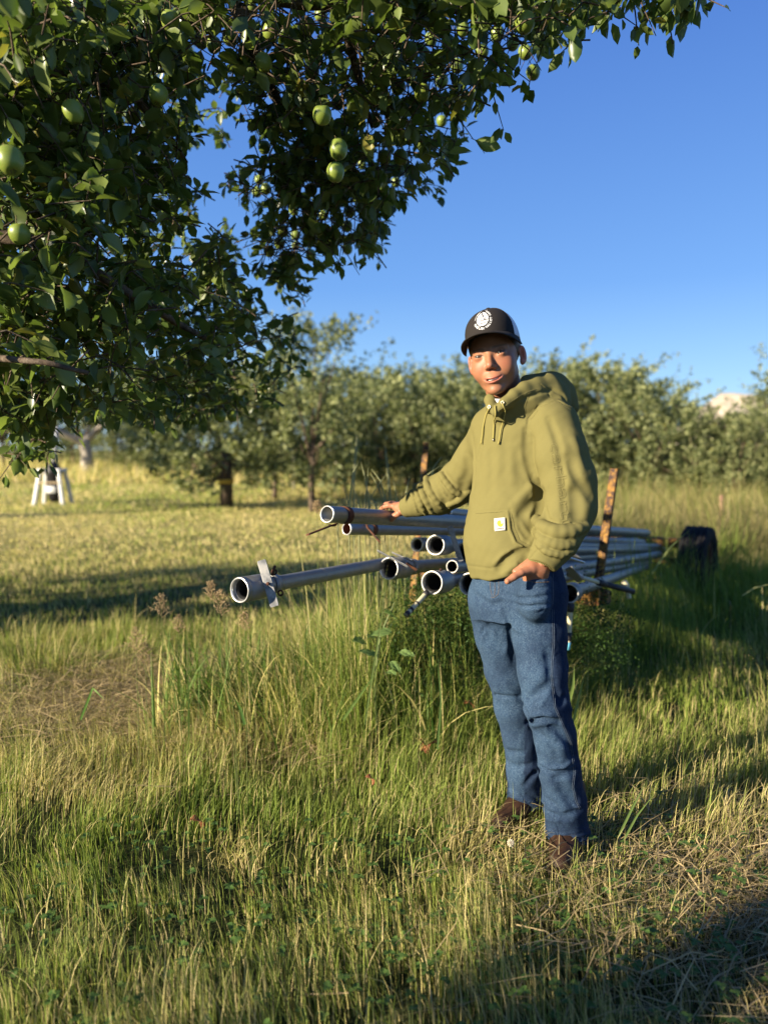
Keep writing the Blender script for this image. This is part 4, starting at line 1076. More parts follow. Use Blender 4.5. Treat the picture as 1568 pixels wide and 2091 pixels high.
# old posts along the hedge
for px, Y_, h, lab in ((1473, 11.5, .55, 'thin reddish wooden post in the grass right of the trailer wheel'), (686, 21.0, 1.4, 'thin pale post at the foot of the sunlit row'), (600, 24, 1.1, 'short pale post in the far grass between two trees')):
    x = (px - 784) / F * Y_; V, Q = tube([(x, Y_, -.1), (x + .01, Y_, h * .5), (x, Y_, h)], [.035, .033, .03], 8)
    o = mesh_np('wooden_post', V, Q, plain('weathered_wood', (.22, .13, .08) if px > 1000 else (.32, .29, .22), .9)); tag(o, lab, 'post')
# ================================================================ the boy
person = empty('person', (.40, 2.28, 0))
tag(person, 'boy in olive hoodie, blue jeans and black trucker cap resting one hand on a pipe', 'person')

def skin_mat():
    m = N('skin', .5, .35)
    v = m.coord()
    f = m.noise(v, 90, 4)
    c = m.mix(m.math('MULTIPLY', f, .5), m.attr(), m.mix(1.0, m.attr(), (.80, .62, .55), 'MULTIPLY'))
    m.col(c)
    m.b.inputs['Subsurface Weight'].default_value = .08
    m.b.inputs['Subsurface Radius'].default_value = (.9, .35, .2)
    m.b.inputs['Subsurface Scale'].default_value = .012
    m.bump(m.noise(v, 900, 3), .12, .0006)
    return m.m
SKIN = skin_mat()
SKC = np.array((.285, .132, .070))

# ---- head frame: local x = his left, y = face, z = up, origin between the ears at eye height
yaw, roll, tip, HS = R(20), R(9.5), R(-2), 1.05
fw = np.array((-math.sin(yaw), -math.cos(yaw), 0))
lt = np.array((math.cos(yaw), -math.sin(yaw), 0))
up = np.array((0, 0, 1.0))
fw, up = fw * math.cos(tip) + up * math.sin(tip), up * math.cos(tip) - fw * math.sin(tip)
lt, up = lt * math.cos(roll) + up * math.sin(roll), up * math.cos(roll) - lt * math.sin(roll)
HM = np.stack([lt, fw, up], 1)                       # columns = axes
HO = at(998, 723, 2.115) - HM @ (np.array((0, .086, 0)) * HS)
def h2w(p): return HO + (np.asarray(p, float) * HS) @ HM.T
def w2h(P): return ((P - HO) @ HM) / HS

def head_sdf(P):
    q = w2h(P); a = q.copy(); a[:, 0] = np.abs(a[:, 0])
    d = ell_(q, (0, -.012, .035), (.0695, .091, .080))
    d = smin(d, ell_(q, (0, .028, -.018), (.059, .060, .070)), .02)
    d = smin(d, ell_(q, (0, .030, -.062), (.045, .047, .040)), .018)
    d = smin(d, cap_(a, (.038, -.002, -.050), (.013, .062, -.093), .015, .013), .016)
    d = smin(d, ell_(q, (0, .074, -.096), (.019, .015, .0135)), .012)
    d = smin(d, ell_(a, (.034, .058, -.036), (.023, .020, .026)), .024)
    d = smin(d, cap_(a, (.010, .080, .015), (.043, .066, .016), .0052), .014)
    d = smax(d, -ell_(a, (.0305, .100, -.001), (.017, .0145, .0095)), .010)
    d = smin(d, cap_(q, (0, .080, .010), (0, .100, -.028), .0065, .0090), .009)
    d = smin(d, ell_(q, (0, .1010, -.0325), (.0094, .0094, .0082)), .006)
    d = smin(d, ell_(a, (.0115, .0925, -.0370), (.0056, .0078, .0060)), .005)
    d = smax(d, -ell_(a, (.0066, .0975, -.0440), (.0036, .0050, .0040)), .002)
    # eyelids around the ball, narrow squint
    e = np.linalg.norm(a - np.array((.0305, .0735, -.002)), axis=1) - .0142
    zc = -.002 + (a[:, 0] - .0305) * .10 + .0012 - ((a[:, 0] - .0305) / .016) ** 2 * .0022
    slit = np.maximum(np.abs(a[:, 2] - zc) - .0025 * np.clip(1 - ((a[:, 0] - .0305) / .0140) ** 2, 0, 1), .080 - a[:, 1])
    d = smin(d, e, .004)
    d = smax(d, -slit, .0012)
    # muzzle, smiling mouth with a narrow opening
    d = smin(d, ell_(q, (0, .076, -.066), (.026, .019, .019)), .014)
    x = q[:, 0]; t = np.clip(np.abs(x) / .027, 0, 1)
    mz = -.0705 + .0085 * t ** 2 + .02 * x
    my = .0955 - .0165 * t ** 2
    ul = np.sqrt((q[:, 1] - my + .0020) ** 2 + ((q[:, 2] - mz - .0046) * 1.0) ** 2) - .0033 * np.sqrt(np.clip(1.03 - t ** 2, .02, 1))
    ll = np.sqrt((q[:, 1] - my + .0015) ** 2 + ((q[:, 2] - mz + .0050)) ** 2) - .0044 * np.sqrt(np.clip(1.03 - t ** 2, .02, 1))
    lip = np.minimum(ul, ll); lip = np.where(np.abs(x) > .030, .05, lip)
    d = smin(d, lip, .003)
    op = np.maximum(np.abs(q[:, 2] - mz) - .0036 * np.sqrt(np.clip(1 - t ** 2, 0, 1)) + .0006, my - .018 - q[:, 1])
    d = smax(d, -np.where(np.abs(x) > .027, .05, op), .0012)
    # smile folds
    d = d + .0009 * np.exp(-(cap_(a, (.019, .092, -.040), (.034, .074, -.070), 0) / .0050) ** 2) * .8
    # ears
    er = np.array((.0665, -.004, -.008)); c_, s_ = math.cos(.50), math.sin(.50)
    q2 = a - er
    ex = q2[:, 0] * c_ + q2[:, 1] * s_; ey = -q2[:, 0] * s_ + q2[:, 1] * c_; ez = q2[:, 2]
    # plate leaning outwards and backwards
    E = np.stack([ex, ey, ez], 1)
    plate = ell_(E, (.004, -.010, 0), (.0055, .0155, .0265))
    plate = smax(plate, -ell_(E, (.0092, -.007, .002), (.0075, .0095, .0175)), .002)
    plate = smin(plate, ell_(E, (.004, -.002, -.021), (.005, .008, .009)), .005)
    plate = smax(plate, -ell_(E, (.0100, .001, -.006), (.0075, .0075, .0095)), .002)
    plate = smin(plate, cap_(E, (.0065, -.013, .012), (.0065, -.012, -.010), .0028), .003)
    d = smin(d, plate, .006)
    # neck
    d = smin(d, cap_(P, h2w((0, -.022, -.045)), NECK, .053, .055), .022)
    return d
NECK = at(1040, 838, 2.245)

def skin_col(V):
    """skin with its own colour marks: lips, brows, flushed cheeks and ears"""
    q = w2h(V); c = np.repeat(SKC[None], len(V), 0)
    def blend(mask, col):
        m = np.clip(mask, 0, 1)[:, None]; c[:] = c * (1 - m) + np.array(col) * m
    ax = np.abs(q[:, 0])
    blend(.45 * np.exp(-((ax - .040) ** 2 + (q[:, 2] + .030) ** 2) / .018 ** 2) * (q[:, 1] > .03), (.36, .115, .06))
    blend(.5 * np.exp(-((q[:, 0]) ** 2 + (q[:, 2] + .040) ** 2) / .012 ** 2) * (q[:, 1] > .08), (.42, .145, .085))
    blend((ax > .070) * (q[:, 2] > -.05) * (q[:, 2] < .03) * .7, (.44, .125, .075))
    x = q[:, 0]; t = np.clip(np.abs(x) / .027, 0, 1); mz = -.0705 + .0085 * t ** 2 + .02 * x
    dz = q[:, 2] - mz
    lipm = (q[:, 1] > .066) * np.clip((.0275 - np.abs(x)) / .003, 0, 1) * np.clip((dz + .0108 * np.sqrt(1 - t ** 2 * .9)) / .0015, 0, 1) * np.clip((.0088 * np.sqrt(1 - t ** 2 * .9) - dz) / .0015, 0, 1)
    blend(lipm * .85, (.39, .13, .09))
    # brows
    bz = .0155 + .0035 * np.sin((ax - .012) / .036 * 2.4) - .0012
    bw = .0040 * np.clip(1.15 - (ax - .011) / .05, .3, 1); bm = (q[:, 1] > .045) * np.exp(-((q[:, 2] - bz) / bw) ** 4) * np.clip((ax - .009) / .004, 0, 1) * np.clip((.052 - ax) / .008, 0, 1)
    blend(bm * .8, (.10, .055, .03))
    # lash line
    zc = -.002 + (ax - .0305) * .10 + .0012 - ((ax - .0305) / .016) ** 2 * .0022
    lm = (np.abs(ax - .0305) < .0155) & (q[:, 1] > .072) & (q[:, 2] > zc + .0012) & (q[:, 2] < zc + .0046)
    blend(lm * .8, (.05, .025, .015))
    hand = V[:, 2] < 1.2
    blend(hand * .35, (.43, .18, .105))
    return c

# ---- hands
HR = [at(p[0], p[1], p[2]) for p in ((835, 1037, 2.680), (813, 1037, 2.725))]   # wrist, palm middle
def handR_sdf(P):
    d = cap_(P, at(868, 1018, 2.63), at(833, 1037, 2.685), .026, .024)
    d = smin(d, cap_(P, at(833, 1037, 2.685), at(815, 1037, 2.715), .023, .021), .02)
    d = smin(d, cap_(P, at(818, 1036, 2.72), at(806, 1034, 2.735), .018, .013), .014)
    d = smin(d, cap_(P, at(822, 1034, 2.735), at(809, 1031, 2.765), .017, .012), .014)
    K = [((806, 1034, 2.728), (793, 1032.5, 2.735), (784, 1034.5, 2.748), (778.5, 1038.5, 2.762)),
         ((809, 1031, 2.748), (797, 1028.5, 2.765), (788, 1030, 2.785), (782, 1036, 2.80)),
         ((812, 1030, 2.765), (801, 1028, 2.79), (794, 1030, 2.81), (790, 1038, 2.82)),
         ((816, 1030, 2.78), (807, 1029, 2.805), (801, 1032, 2.822), (799, 1039, 2.828))]
    for k, r in zip(K, (.0092, .0094, .0090, .0080)):
        pts = [at(*p) for p in k]
        d = smin(d, chain(P, pts, (r * 1.12, r * 1.05, r * .98, r * .82), .003), .0035)
    th = [at(*p) for p in ((826, 1044, 2.695), (814, 1048, 2.690), (805, 1054, 2.698), (799, 1061, 2.712))]
    d = smin(d, chain(P, th, (.014, .0118, .0108, .0095), .004), .008)
    return d
def handL_sdf(P):
    d = cap_(P, at(1112, 1125, 2.085), at(1099, 1162, 2.055), .026, .0245)
    d = smin(d, cap_(P, at(1106, 1160, 2.058), at(1102, 1195, 2.075), .0215, .020), .016)
    d = smin(d, cap_(P, at(1084, 1160, 2.048), at(1080, 1194, 2.075), .0225, .020), .016)
    for i in range(4):
        a = at(1078 + 11 * i, 1192, 2.085); b = at(1074 + 11 * i, 1222, 2.10); e = at(1072 + 11 * i, 1245, 2.11)
        d = smin(d, chain(P, [a, b, e], (.0095, .009, .0078), .003), .004)
    th = [at(*p) for p in ((1083, 1163, 2.036), (1063, 1170, 2.018), (1049, 1178, 2.010), (1036, 1187, 2.004))]
    d = smin(d, chain(P, th, (.0150, .0108, .0104, .0090), .003), .008)
    # thumb nail
    d = smin(d, ell_(P, th[3] + (-.001, -.0075, .001), (.0055, .003, .0065)), .0015)
    ix = [at(*p) for p in ((1088, 1147, 2.055), (1067, 1158, 2.045), (1052, 1167, 2.04))]
    d = smin(d, chain(P, ix, (.017, .011, .009), .004), .010)
    return d
# ---- skeleton points of the rest
SHR, ELR, WRR = at(1003, 866, 2.33), at(925, 995, 2.53), at(838, 1036, 2.675)
SHL, ELL, WRL = at(1130, 862, 2.17), at(1162, 1040, 2.22), at(1104, 1150, 2.05)
HIR, KNR, ANR = at(1012, 1225, 2.28), at(1052, 1445, 2.33), at(1073, 1650, 2.40)
HIL, KNL, ANL = at(1098, 1225, 2.16), at(1120, 1455, 2.13), at(1157, 1690, 2.19)
def core_sdf(P):
    d = cap_(P, at(1050, 900, 2.25), at(1055, 1150, 2.24), .085, .085)
    d = smin(d, cap_(P, SHR, SHL, .045), .04)
    d = smin(d, cap_(P, NECK, at(1055, 880, 2.25), .05, .06), .03)
    for a, b, c in ((SHR, ELR, WRR), (SHL, ELL, WRL)):
        d = smin(d, chain(P, (a, b, c), (.04, .032, .022), .02), .02)
    for a, b, c in ((HIR, KNR, ANR), (HIL, KNL, ANL)):
        d = smin(d, chain(P, (a, b, c), (.062, .045, .033), .02), .03)
    return d
parts = []
lo, hi = HO - .17, HO + .17
lo[2] = HO[2] - .20
parts.append(surfnet(head_sdf, lo, hi, .0022, 1))
parts.append(surfnet(handR_sdf, at(800, 1040, 2.75) - (.06, .14, .07), at(800, 1040, 2.75) + (.13, .10, .06), .0020, 1))
parts.append(surfnet(handL_sdf, at(1080, 1180, 2.04) - (.09, .08, .12), at(1080, 1180, 2.04) + (.08, .12, .10), .0020, 1))
parts.append(surfnet(core_sdf, (.0, 1.95, .02), (.70, 2.75, 1.46), .010, 1))
V, Q = merge(parts)
tmp = mesh_np('body', V, Q)                          # weld head, hands and trunk into one skin
rmd = tmp.modifiers.new('r', 'REMESH'); rmd.mode = 'VOXEL'; rmd.voxel_size = .0019
me = bpy.data.meshes.new_from_object(tmp.evaluated_get(bpy.context.evaluated_depsgraph_get()))
old_me = tmp.data; tmp.data = me; tmp.modifiers.clear(); bpy.data.meshes.remove(old_me)
V = np.zeros(len(me.vertices) * 3, dtype=np.float32); me.vertices.foreach_get('co', V); V = V.reshape(-1, 3)
hid = (V[:, 2] < NECK[2] + .01) & (np.linalg.norm(V - HR[1], axis=1) > .11) & (np.linalg.norm(V - at(1075, 1175, 2.04), axis=1) > .10)
vg = tmp.vertex_groups.new(name='under_cloth'); vg.add(np.where(hid)[0].tolist(), 1.0, 'REPLACE')
dm = tmp.modifiers.new('d', 'DECIMATE'); dm.ratio = .20; dm.vertex_group = 'under_cloth'; dm.vertex_group_factor = 1
me2 = bpy.data.meshes.new_from_object(tmp.evaluated_get(bpy.context.evaluated_depsgraph_get()))
bpy.data.objects.remove(tmp); bpy.data.meshes.remove(me); me = me2
V = np.zeros(len(me.vertices) * 3, dtype=np.float32); me.vertices.foreach_get('co', V); V = V.reshape(-1, 3).astype(float)
a_ = me.color_attributes.new('Col', 'FLOAT_COLOR', 'POINT'); c4 = np.ones((len(V), 4), dtype=np.float32); c4[:, :3] = skin_col(V); a_.data.foreach_set('color', c4.ravel())
me.polygons.foreach_set('use_smooth', np.ones(len(me.polygons), dtype=bool)); me.name = 'body'
body = link('body', me, SKIN, person)

# ---- eyes and teeth
def uvsphere(c, r, nu=20, nv=12, M=np.eye(3)):
    u = np.linspace(0, 2 * np.pi, nu + 1); v = np.linspace(0, np.pi, nv + 1)
    r = np.broadcast_to(r, 3)
    P = np.stack([np.outer(np.sin(v), np.cos(u)) * r[0], np.outer(np.cos(v), np.ones_like(u)) * r[1], np.outer(np.sin(v), np.sin(u)) * r[2]], -1)
    V, Q = grid_mesh(P); return np.asarray(c) + V @ np.asarray(M).T, Q
eye_m = N('eye', .25, .3)
eye_m.col(eye_m.attr())
for s in (-1, 1):
    V, Q = uvsphere((0, 0, 0), .0126, 28, 24)
    look = np.array((-.10, 1, -.02)); look /= np.linalg.norm(look)
    ang = np.arccos(np.clip(V @ look / .0126, -1, 1))
    c = np.where((ang < .22)[:, None], (.006, .005, .004), np.where((ang < .48)[:, None], (.025, .022, .018), (.085, .062, .052)))  # eye whites coloured dark, the cap brim's shade painted in
    mesh_np('eye', h2w(V + np.array((.0305 * s, .0735, -.002))), Q, eye_m.m, person, col=c)
tm = plain('tooth_white', (.66, .62, .55), .3, .4)
x = np.linspace(-.019, .019, 20); P = []
for z in (-.0040, .000, .006):
    P.append(np.stack([x, .0885 - .0135 * (x / .019) ** 2 - .0008 * np.abs(np.sin(x * 520)), -.0682 + z * .62 + .0065 * (x / .027) ** 2 + .02 * x], -1))
V, Q = grid_mesh(np.stack(P)); mesh_np('teeth', h2w(V), Q, tm, person)

# ---- hair under the cap
hair_m = N('hair', .55, .3); hv = hair_m.coord((1, 1, .12))
hf = hair_m.noise(hv, 700, 3)
hair_m.col(hair_m.ramp(hf, [(.3, (.035, .019, .010)), (.7, (.17, .10, .05))])); hair_m.bump(hf, .8, .002)
def hair_sdf(P):
    q = w2h(P); a = q.copy(); a[:, 0] = np.abs(a[:, 0])
    d = ell_(q, (0, -.014, .035), (.0725, .0925, .083))
    # keep above a hairline: temples, round the ear, nape
    line = np.interp(a[:, 1], (-.1, -.045, -.028, .0, .012, .030, .042, .055, .08), (-.050, -.045, -.012, .000, -.016, -.012, .022, .045, .06))
    d = smax(d, line - q[:, 2], .006)
    return d + .0012 * np.sin(q[:, 1] * 900 + q[:, 0] * 300) * np.cos(q[:, 2] * 90)
V, Q = surfnet(hair_sdf, HO - .13, HO + .14, .0028, 1)
mesh_np('hair', V, Q, hair_m.m, person)

# ---- cap
def cap_pt(az, t):
    """az 0 = front, + to his left; t 0 = rim, 1 = crown button (head frame)"""
    s, c = np.sin(az), np.cos(az)
    front = np.clip(c, 0, 1)
    rx, ry = .0745, .0940
    z0 = .038 + .013 * c
    e = 2.35 + .5 * front
    rr = np.clip(1 - t ** e, 0, 1) ** (1 / 1.9)
    z = z0 + (.134 - z0) * t
    rr = rr * (1 - .05 * np.clip(-c, 0, 1) * t)
    bulge = 1 + .018 * front * np.sin(np.pi * t)
    return np.stack([rx * rr * s * bulge, -.004 + ry * rr * c * bulge + .004 * front * (1 - t), z + 0 * s], -1)
cap_m = N('cap_cloth', .85, .15)
cv = cap_m.coord()
cf = cap_m.noise(cv, 1400, 2)
cap_m.col(cap_m.mix(cf, (.012, .010, .010), (.030, .026, .024))); cap_m.bump(cf, .4, .001)
mesh_m = N('cap_netting', .8, .2)
chk = mesh_m.n('ShaderNodeTexVoronoi'); chk.inputs['Scale'].default_value = 420; mesh_m.l(mesh_m.coord(), chk.inputs[0])
mesh_m.col(mesh_m.ramp(chk.outputs['Distance'], [(.1, (.85, .85, .88)), (.75, (.55, .55, .60))]))
mesh_m.bump(chk.outputs['Distance'], .6, .001)
cap = empty('cap', HO); cap.parent = person; cap.matrix_parent_inverse = Matrix.Translation(person.location).inverted()
def capchild(o):
    o.parent = cap
    o.matrix_parent_inverse = Matrix.Translation(HO).inverted()
    return o
tt = np.sin(np.linspace(0, 1, 22) * np.pi / 2)
FR = R(64)
for nm, a0, a1, mt, off in (('front_panel', -FR, FR, cap_m.m, .0010), ('mesh_panel', FR, 2 * np.pi - FR, mesh_m.m, 0)):
    az = np.linspace(a0, a1, 26)
    A, T = np.meshgrid(az, tt, indexing='ij')
    P = cap_pt(A, T)
    P[..., :2] *= 1 + off / .09
    V, Q = grid_mesh(P)
    o = capchild(mesh_np(nm, h2w(V), Q, mt))
    so = o.modifiers.new('s', 'SOLIDIFY'); so.thickness = .002; so.offset = -1
# seams of the crown, button
seam = []
for az in (FR, -FR, R(135), R(180), R(225)):
    t = np.sin(np.linspace(0, 1, 20) * np.pi / 2)
    P = cap_pt(np.full(20, az), t); P[:, :2] *= 1.012; P[:, 2] += .0006
    seam.append(tube(h2w(P), .0011, 5))
V, Q = merge(seam); capchild(mesh_np('seam', V, Q, cap_m.m))
V, Q = uvsphere((0, -.004, .135), (.007, .0035, .007), 14, 8, np.array([[1, 0, 0], [0, 0, 1], [0, 1, 0]]).T)
capchild(mesh_np('button', h2w(V), Q, cap_m.m))
# visor: a curved sheet with thickness
a = np.linspace(-1, 1, 41); b = np.linspace(0, 1, 14)
A, B = np.meshgrid(a, b, indexing='ij')
az = A * R(80)
rim = cap_pt(az, np.zeros_like(az))
ext = .074 * (1 - np.abs(A) ** 2.6) ** .55
P = rim.copy()
P[..., 1] += B * ext
P[..., 0] += B * A * .006
P[..., 2] += .002 - .024 * (A ** 2) * (.35 + .65 * B) * 1.15 - .010 * B * (1 - A ** 2) + .004
vis = []
V, Q = grid_mesh(P)
brim = capchild(mesh_np('visor', h2w(V), Q, cap_m.m))
so = brim.modifiers.new('s', 'SOLIDIFY'); so.thickness = .0035; so.offset = 0
rimc = P[:, -1].copy(); rimc[:, 2] -= .0005
V, Q = tube(h2w(rimc), .0024, 6); capchild(mesh_np('visor_edge', V, Q, cap_m.m))

# ---- cap emblem
def text_mesh(s, size, bold=0.0, outline=0, font_spacing=1.0):
    cu = bpy.data.curves.new('lettering', 'FONT'); cu.body = s; cu.size = size; cu.offset = bold
    cu.align_x = 'CENTER'; cu.align_y = 'CENTER'; cu.space_character = font_spacing; cu.resolution_u = 3
    if outline: cu.fill_mode = 'NONE'; cu.bevel_depth = outline; cu.bevel_resolution = 0
    o = bpy.data.objects.new('lettering', cu); COL.objects.link(o)
    dg = bpy.context.evaluated_depsgraph_get()
    me = bpy.data.meshes.new_from_object(o.evaluated_get(dg))
    bpy.data.objects.remove(o); bpy.data.curves.remove(cu)
    v = np.zeros(len(me.vertices) * 3); me.vertices.foreach_get('co', v)
    v = v.reshape(-1, 3); fs = [tuple(p.vertices) for p in me.polygons]
    bpy.data.meshes.remove(me)
    return v, fs
def poly_obj(name, pieces, fn, mat, parent=None, solid=0.0):
    """pieces: list of (V(n,>=2), faces); fn maps planar coordinates to world"""
    V, Fs, o = [], [], 0
    for v, f in pieces:
        V.append(v); Fs += [tuple(i + o for i in q) for q in f]; o += len(v)
    V = fn(np.concatenate(V))
    me = bpy.data.meshes.new(name); me.from_pydata(V.tolist(), [], Fs); me.update()
    ob = link(name, me, mat, parent)
    return ob
def capmap(p2):
    """emblem plane (u right as seen, v up, metres) -> cap front"""
    az = p2[:, 0] / .0925 + R(-2)
    t = np.clip(.53 + p2[:, 1] / .094, 0, .985)
    P = cap_pt(az, t)
    e = 1e-3
    du = cap_pt(az + e, t) - P; dv = cap_pt(az, np.clip(t + e, 0, 1)) - P
    n = np.cross(dv, du); n /= np.linalg.norm(n, axis=1)[:, None] + 1e-9
    sgn = np.sign((n * (P - np.array((0, 0, .05)))).sum(1))[:, None]
    off = .0022 + (p2[:, 2:3] if p2.shape[1] > 2 else 0)
    return h2w(P + n * sgn * off)
emb_m = plain('emblem_white', (.60, .60, .60), .7)
emb = []
def strip(pts, wd):
    """ribbon along a 2-D polyline"""
    p = np.asarray(pts, float); t = np.gradient(p, axis=0); t /= np.linalg.norm(t, axis=1)[:, None] + 1e-12
    nn = np.stack([-t[:, 1], t[:, 0]], 1) * wd / 2
    v = np.concatenate([p + nn, p - nn]); k = len(p)
    return np.c_[v, np.zeros(len(v))], [(i, i + 1, k + i + 1, k + i) for i in range(k - 1)]
def fan(pts):
    p = np.asarray(pts, float); c = p.mean(0); v = np.vstack([p, c]); k = len(p)
    # subdivide towards the centre so the sheet can follow the dome
    rings = [c + (p - c) * s for s in (1, .66, .33)]
    v = np.vstack(rings + [c[None]]); f = []
    for r_ in range(2):
        f += [(r_ * k + i, r_ * k + (i + 1) % k, (r_ + 1) * k + (i + 1) % k, (r_ + 1) * k + i) for i in range(k)]
    f += [(2 * k + i, 2 * k + (i + 1) % k, 3 * k) for i in range(k)]
    return np.c_[v, np.zeros(len(v))], f
def arc(r, a0, a1, n=14, c=(0, 0)): 
    t = np.linspace(R(a0), R(a1), n); return np.stack([c[0] + r * np.cos(t), c[1] + r * np.sin(t)], 1)
r0 = .0150
mx = -.0035                                            # mast line
def cutarc(a0, a1, n=12): return arc(r0, a0, a1, n)
am = math.degrees(math.acos(mx / r0))
g = .0006
# left half: outer sail crescent and inner sail
lo_ = arc(.0100, 118, 262, 14, (mx + .004, -.0065))
outer = np.vstack([cutarc(am + 3, 360 - am - 32, 16), [(mx - .0055, -.0135)], lo_[::-1][2:-1] + (-.0008, 0), [(mx - g, .002)]])
emb.append(fan(outer)); emb.append(fan(np.vstack([[(mx - g, .0015)], lo_[1:-2], [(mx - g, -.0142)]])))
# right half: two peaks between lines, two water bands
vx, vy = .0052, -.0028
emb.append(fan([(mx + g, .0125), (vx - .0012, vy + .0002), (mx + g, vy - .0006)]))
emb.append(fan(np.vstack([cutarc(am - 6, 42, 10), [(vx, vy + .0014)]])))
emb.append(fan(np.vstack([cutarc(36, -6, 8), [(vx + .0013, vy)]])))
emb.append(fan(np.vstack([[(mx + g, vy - .0020)], [(.0145, vy - .0010)], cutarc(-19, -31, 4), [(mx + g, vy - .0060)]])))
emb.append(fan(np.vstack([[(mx + g, vy - .0075)], cutarc(-38, -76, 6), [(mx + g, -.0145)]])))
emb.append(strip(arc(.0205, 108, 178, 18), .0011))
emb.append(strip(arc(.0196, 128, 150, 8), .0014))
ring = 'CHELAN\u00b7VALLEY\u00b7HOPE\u00b7'
for i, ch in enumerate(ring):
    a_ = R(206 + i * 12.4)
    v, f = text_mesh(ch, .0066, .00022)
    ct, st = math.cos(a_ + R(90)), math.sin(a_ + R(90))
    p = np.stack([v[:, 0] * ct - v[:, 1] * st + .0205 * math.cos(a_), v[:, 0] * st + v[:, 1] * ct + .0205 * math.sin(a_), np.zeros(len(v))], 1)
    emb.append((p, f))
capchild(poly_obj('emblem', emb, lambda p: capmap(p * np.array((1.45, 1.45, 1.0))), emb_m))
# ================================================================ clothes
def P3(*a): return at(*a)
def pxy(P): return proj(P)
def strokes_of(base, lst, t0=1.3):
    """lst: (pixel polyline, width m, depth m) -> 3-D grooves (+) or ridges (-) laid on the surface"""
    allp, cnt = [], []
    for pts, wd, dp in lst:
        m = [pts[0]]
        for a, b in zip(pts[:-1], pts[1:]): m += [((a[0] + b[0]) / 2, (a[1] + b[1]) / 2), b]
        allp += m; cnt.append(len(m))
    H = march(base, np.array((0, 0, CAM_Z)), rays(allp), t0)
    out, k = [], 0
    for (pts, wd, dp), c in zip(lst, cnt):
        out.append((H[k:k + c], wd * .9, dp * 1.45)); k += c
    return out
def groove(P, d, st):
    for m, wd, dp in st:
        lo, hi = m.min(0) - 3 * wd, m.max(0) + 3 * wd
        k = np.where(((P > lo) & (P < hi)).all(1))[0]
        if len(k) == 0: continue
        q = P[k]; dd = None
        n = len(m) - 1
        for i in range(n):
            e = cap_(q, m[i], m[i + 1], 0)
            dd = e if dd is None else np.minimum(dd, e)
        # fade at the ends
        L0 = np.linalg.norm(q - m[0], axis=1); L1 = np.linalg.norm(q - m[-1], axis=1)
        tot = np.linalg.norm(m[-1] - m[0]) + 1e-6
        fade = np.clip(np.minimum(L0, L1) / (tot * .3) + .25, 0, 1)
        d[k] += dp * fade * np.exp(-(dd / wd) ** 2)
    return d
TH = R(38)
TA = np.array((math.cos(TH), -math.sin(TH))); TF = np.array((-math.sin(TH), -math.cos(TH)))
def loft(P, rows):
    """rows: py, cx px, Y, half width, half depth (torso frame)"""
    zz, cx, cy, ra, rf = [], [], [], [], []
    for py, px, Y, a, f in rows:
        c = at(px, py, Y); zz.append(c[2]); cx.append(c[0]); cy.append(c[1]); ra.append(a); rf.append(f)
    zz, cx, cy, ra, rf = (np.array(v)[::-1] for v in (zz, cx, cy, ra, rf))
    z = P[:, 2]
    def it(v):
        # smooth interpolation
        e = .012
        return (np.interp(z - e, zz, v) + np.interp(z, zz, v) + np.interp(z + e, zz, v)) / 3
    X = P[:, 0] - it(cx); Yy = P[:, 1] - it(cy); a = it(ra); f = it(rf)
    u = X * TA[0] + Yy * TA[1]; v = X * TF[0] + Yy * TF[1]
    k0 = np.sqrt((u / a) ** 2 + (v / f) ** 2); k1 = np.sqrt((u / a ** 2) ** 2 + (v / f ** 2) ** 2) + 1e-9
    d = k0 * (k0 - 1) / k1
    d = np.where(k0 < .2, -f * .7, d)
    return np.maximum(d, np.maximum(z - zz[-1], zz[0] - z) )
HROWS = [(812, 1048, 2.255, .060, .058), (838, 1052, 2.255, .100, .078), (868, 1056, 2.25, .132, .098), (920, 1056, 2.25, .138, .110),
         (1000, 1051, 2.25, .136, .118), (1060, 1047, 2.24, .146, .128), (1105, 1044, 2.23, .153, .135), (1145, 1048, 2.225, .152, .130),
         (1176, 1053, 2.22, .146, .120), (1215, 1058, 2.22, .142, .115)]
HEM = ([900, 950, 1000, 1040, 1062, 1085, 1120, 1168, 1200], [1178, 1180, 1187, 1178, 1162, 1150, 1146, 1160, 1165])
RA = [(1006, 876, 2.325, .064), (973, 935, 2.43, .064), (930, 991, 2.52, .067), (894, 1011, 2.575, .066), (864, 1022, 2.63, .051), (846, 1030, 2.66, .038), (826, 1038, 2.69, .033)]
LA = [(1128, 868, 2.165, .076), (1145, 930, 2.125, .074), (1161, 985, 2.105, .074), (1165, 1038, 2.09, .069), (1150, 1074, 2.07, .062), (1137, 1104, 2.055, .055), (1119, 1128, 2.05, .044), (1106, 1146, 2.052, .0375), (1098, 1166, 2.05, .036)]
def arm(P, A, k=.025): return chain(P, [at(*a[:3]) for a in A], [a[3] for a in A], k)
wrR = at(826, 1037, 2.69); aR = (at(846, 1030, 2.66) - wrR); aR /= np.linalg.norm(aR)
wrL = at(1101, 1155, 2.052); aL = (at(1117, 1130, 2.062) - wrL); aL = aL / np.linalg.norm(aL)
aL = aL + np.array((-.22, 0, .0)); aL /= np.linalg.norm(aL)
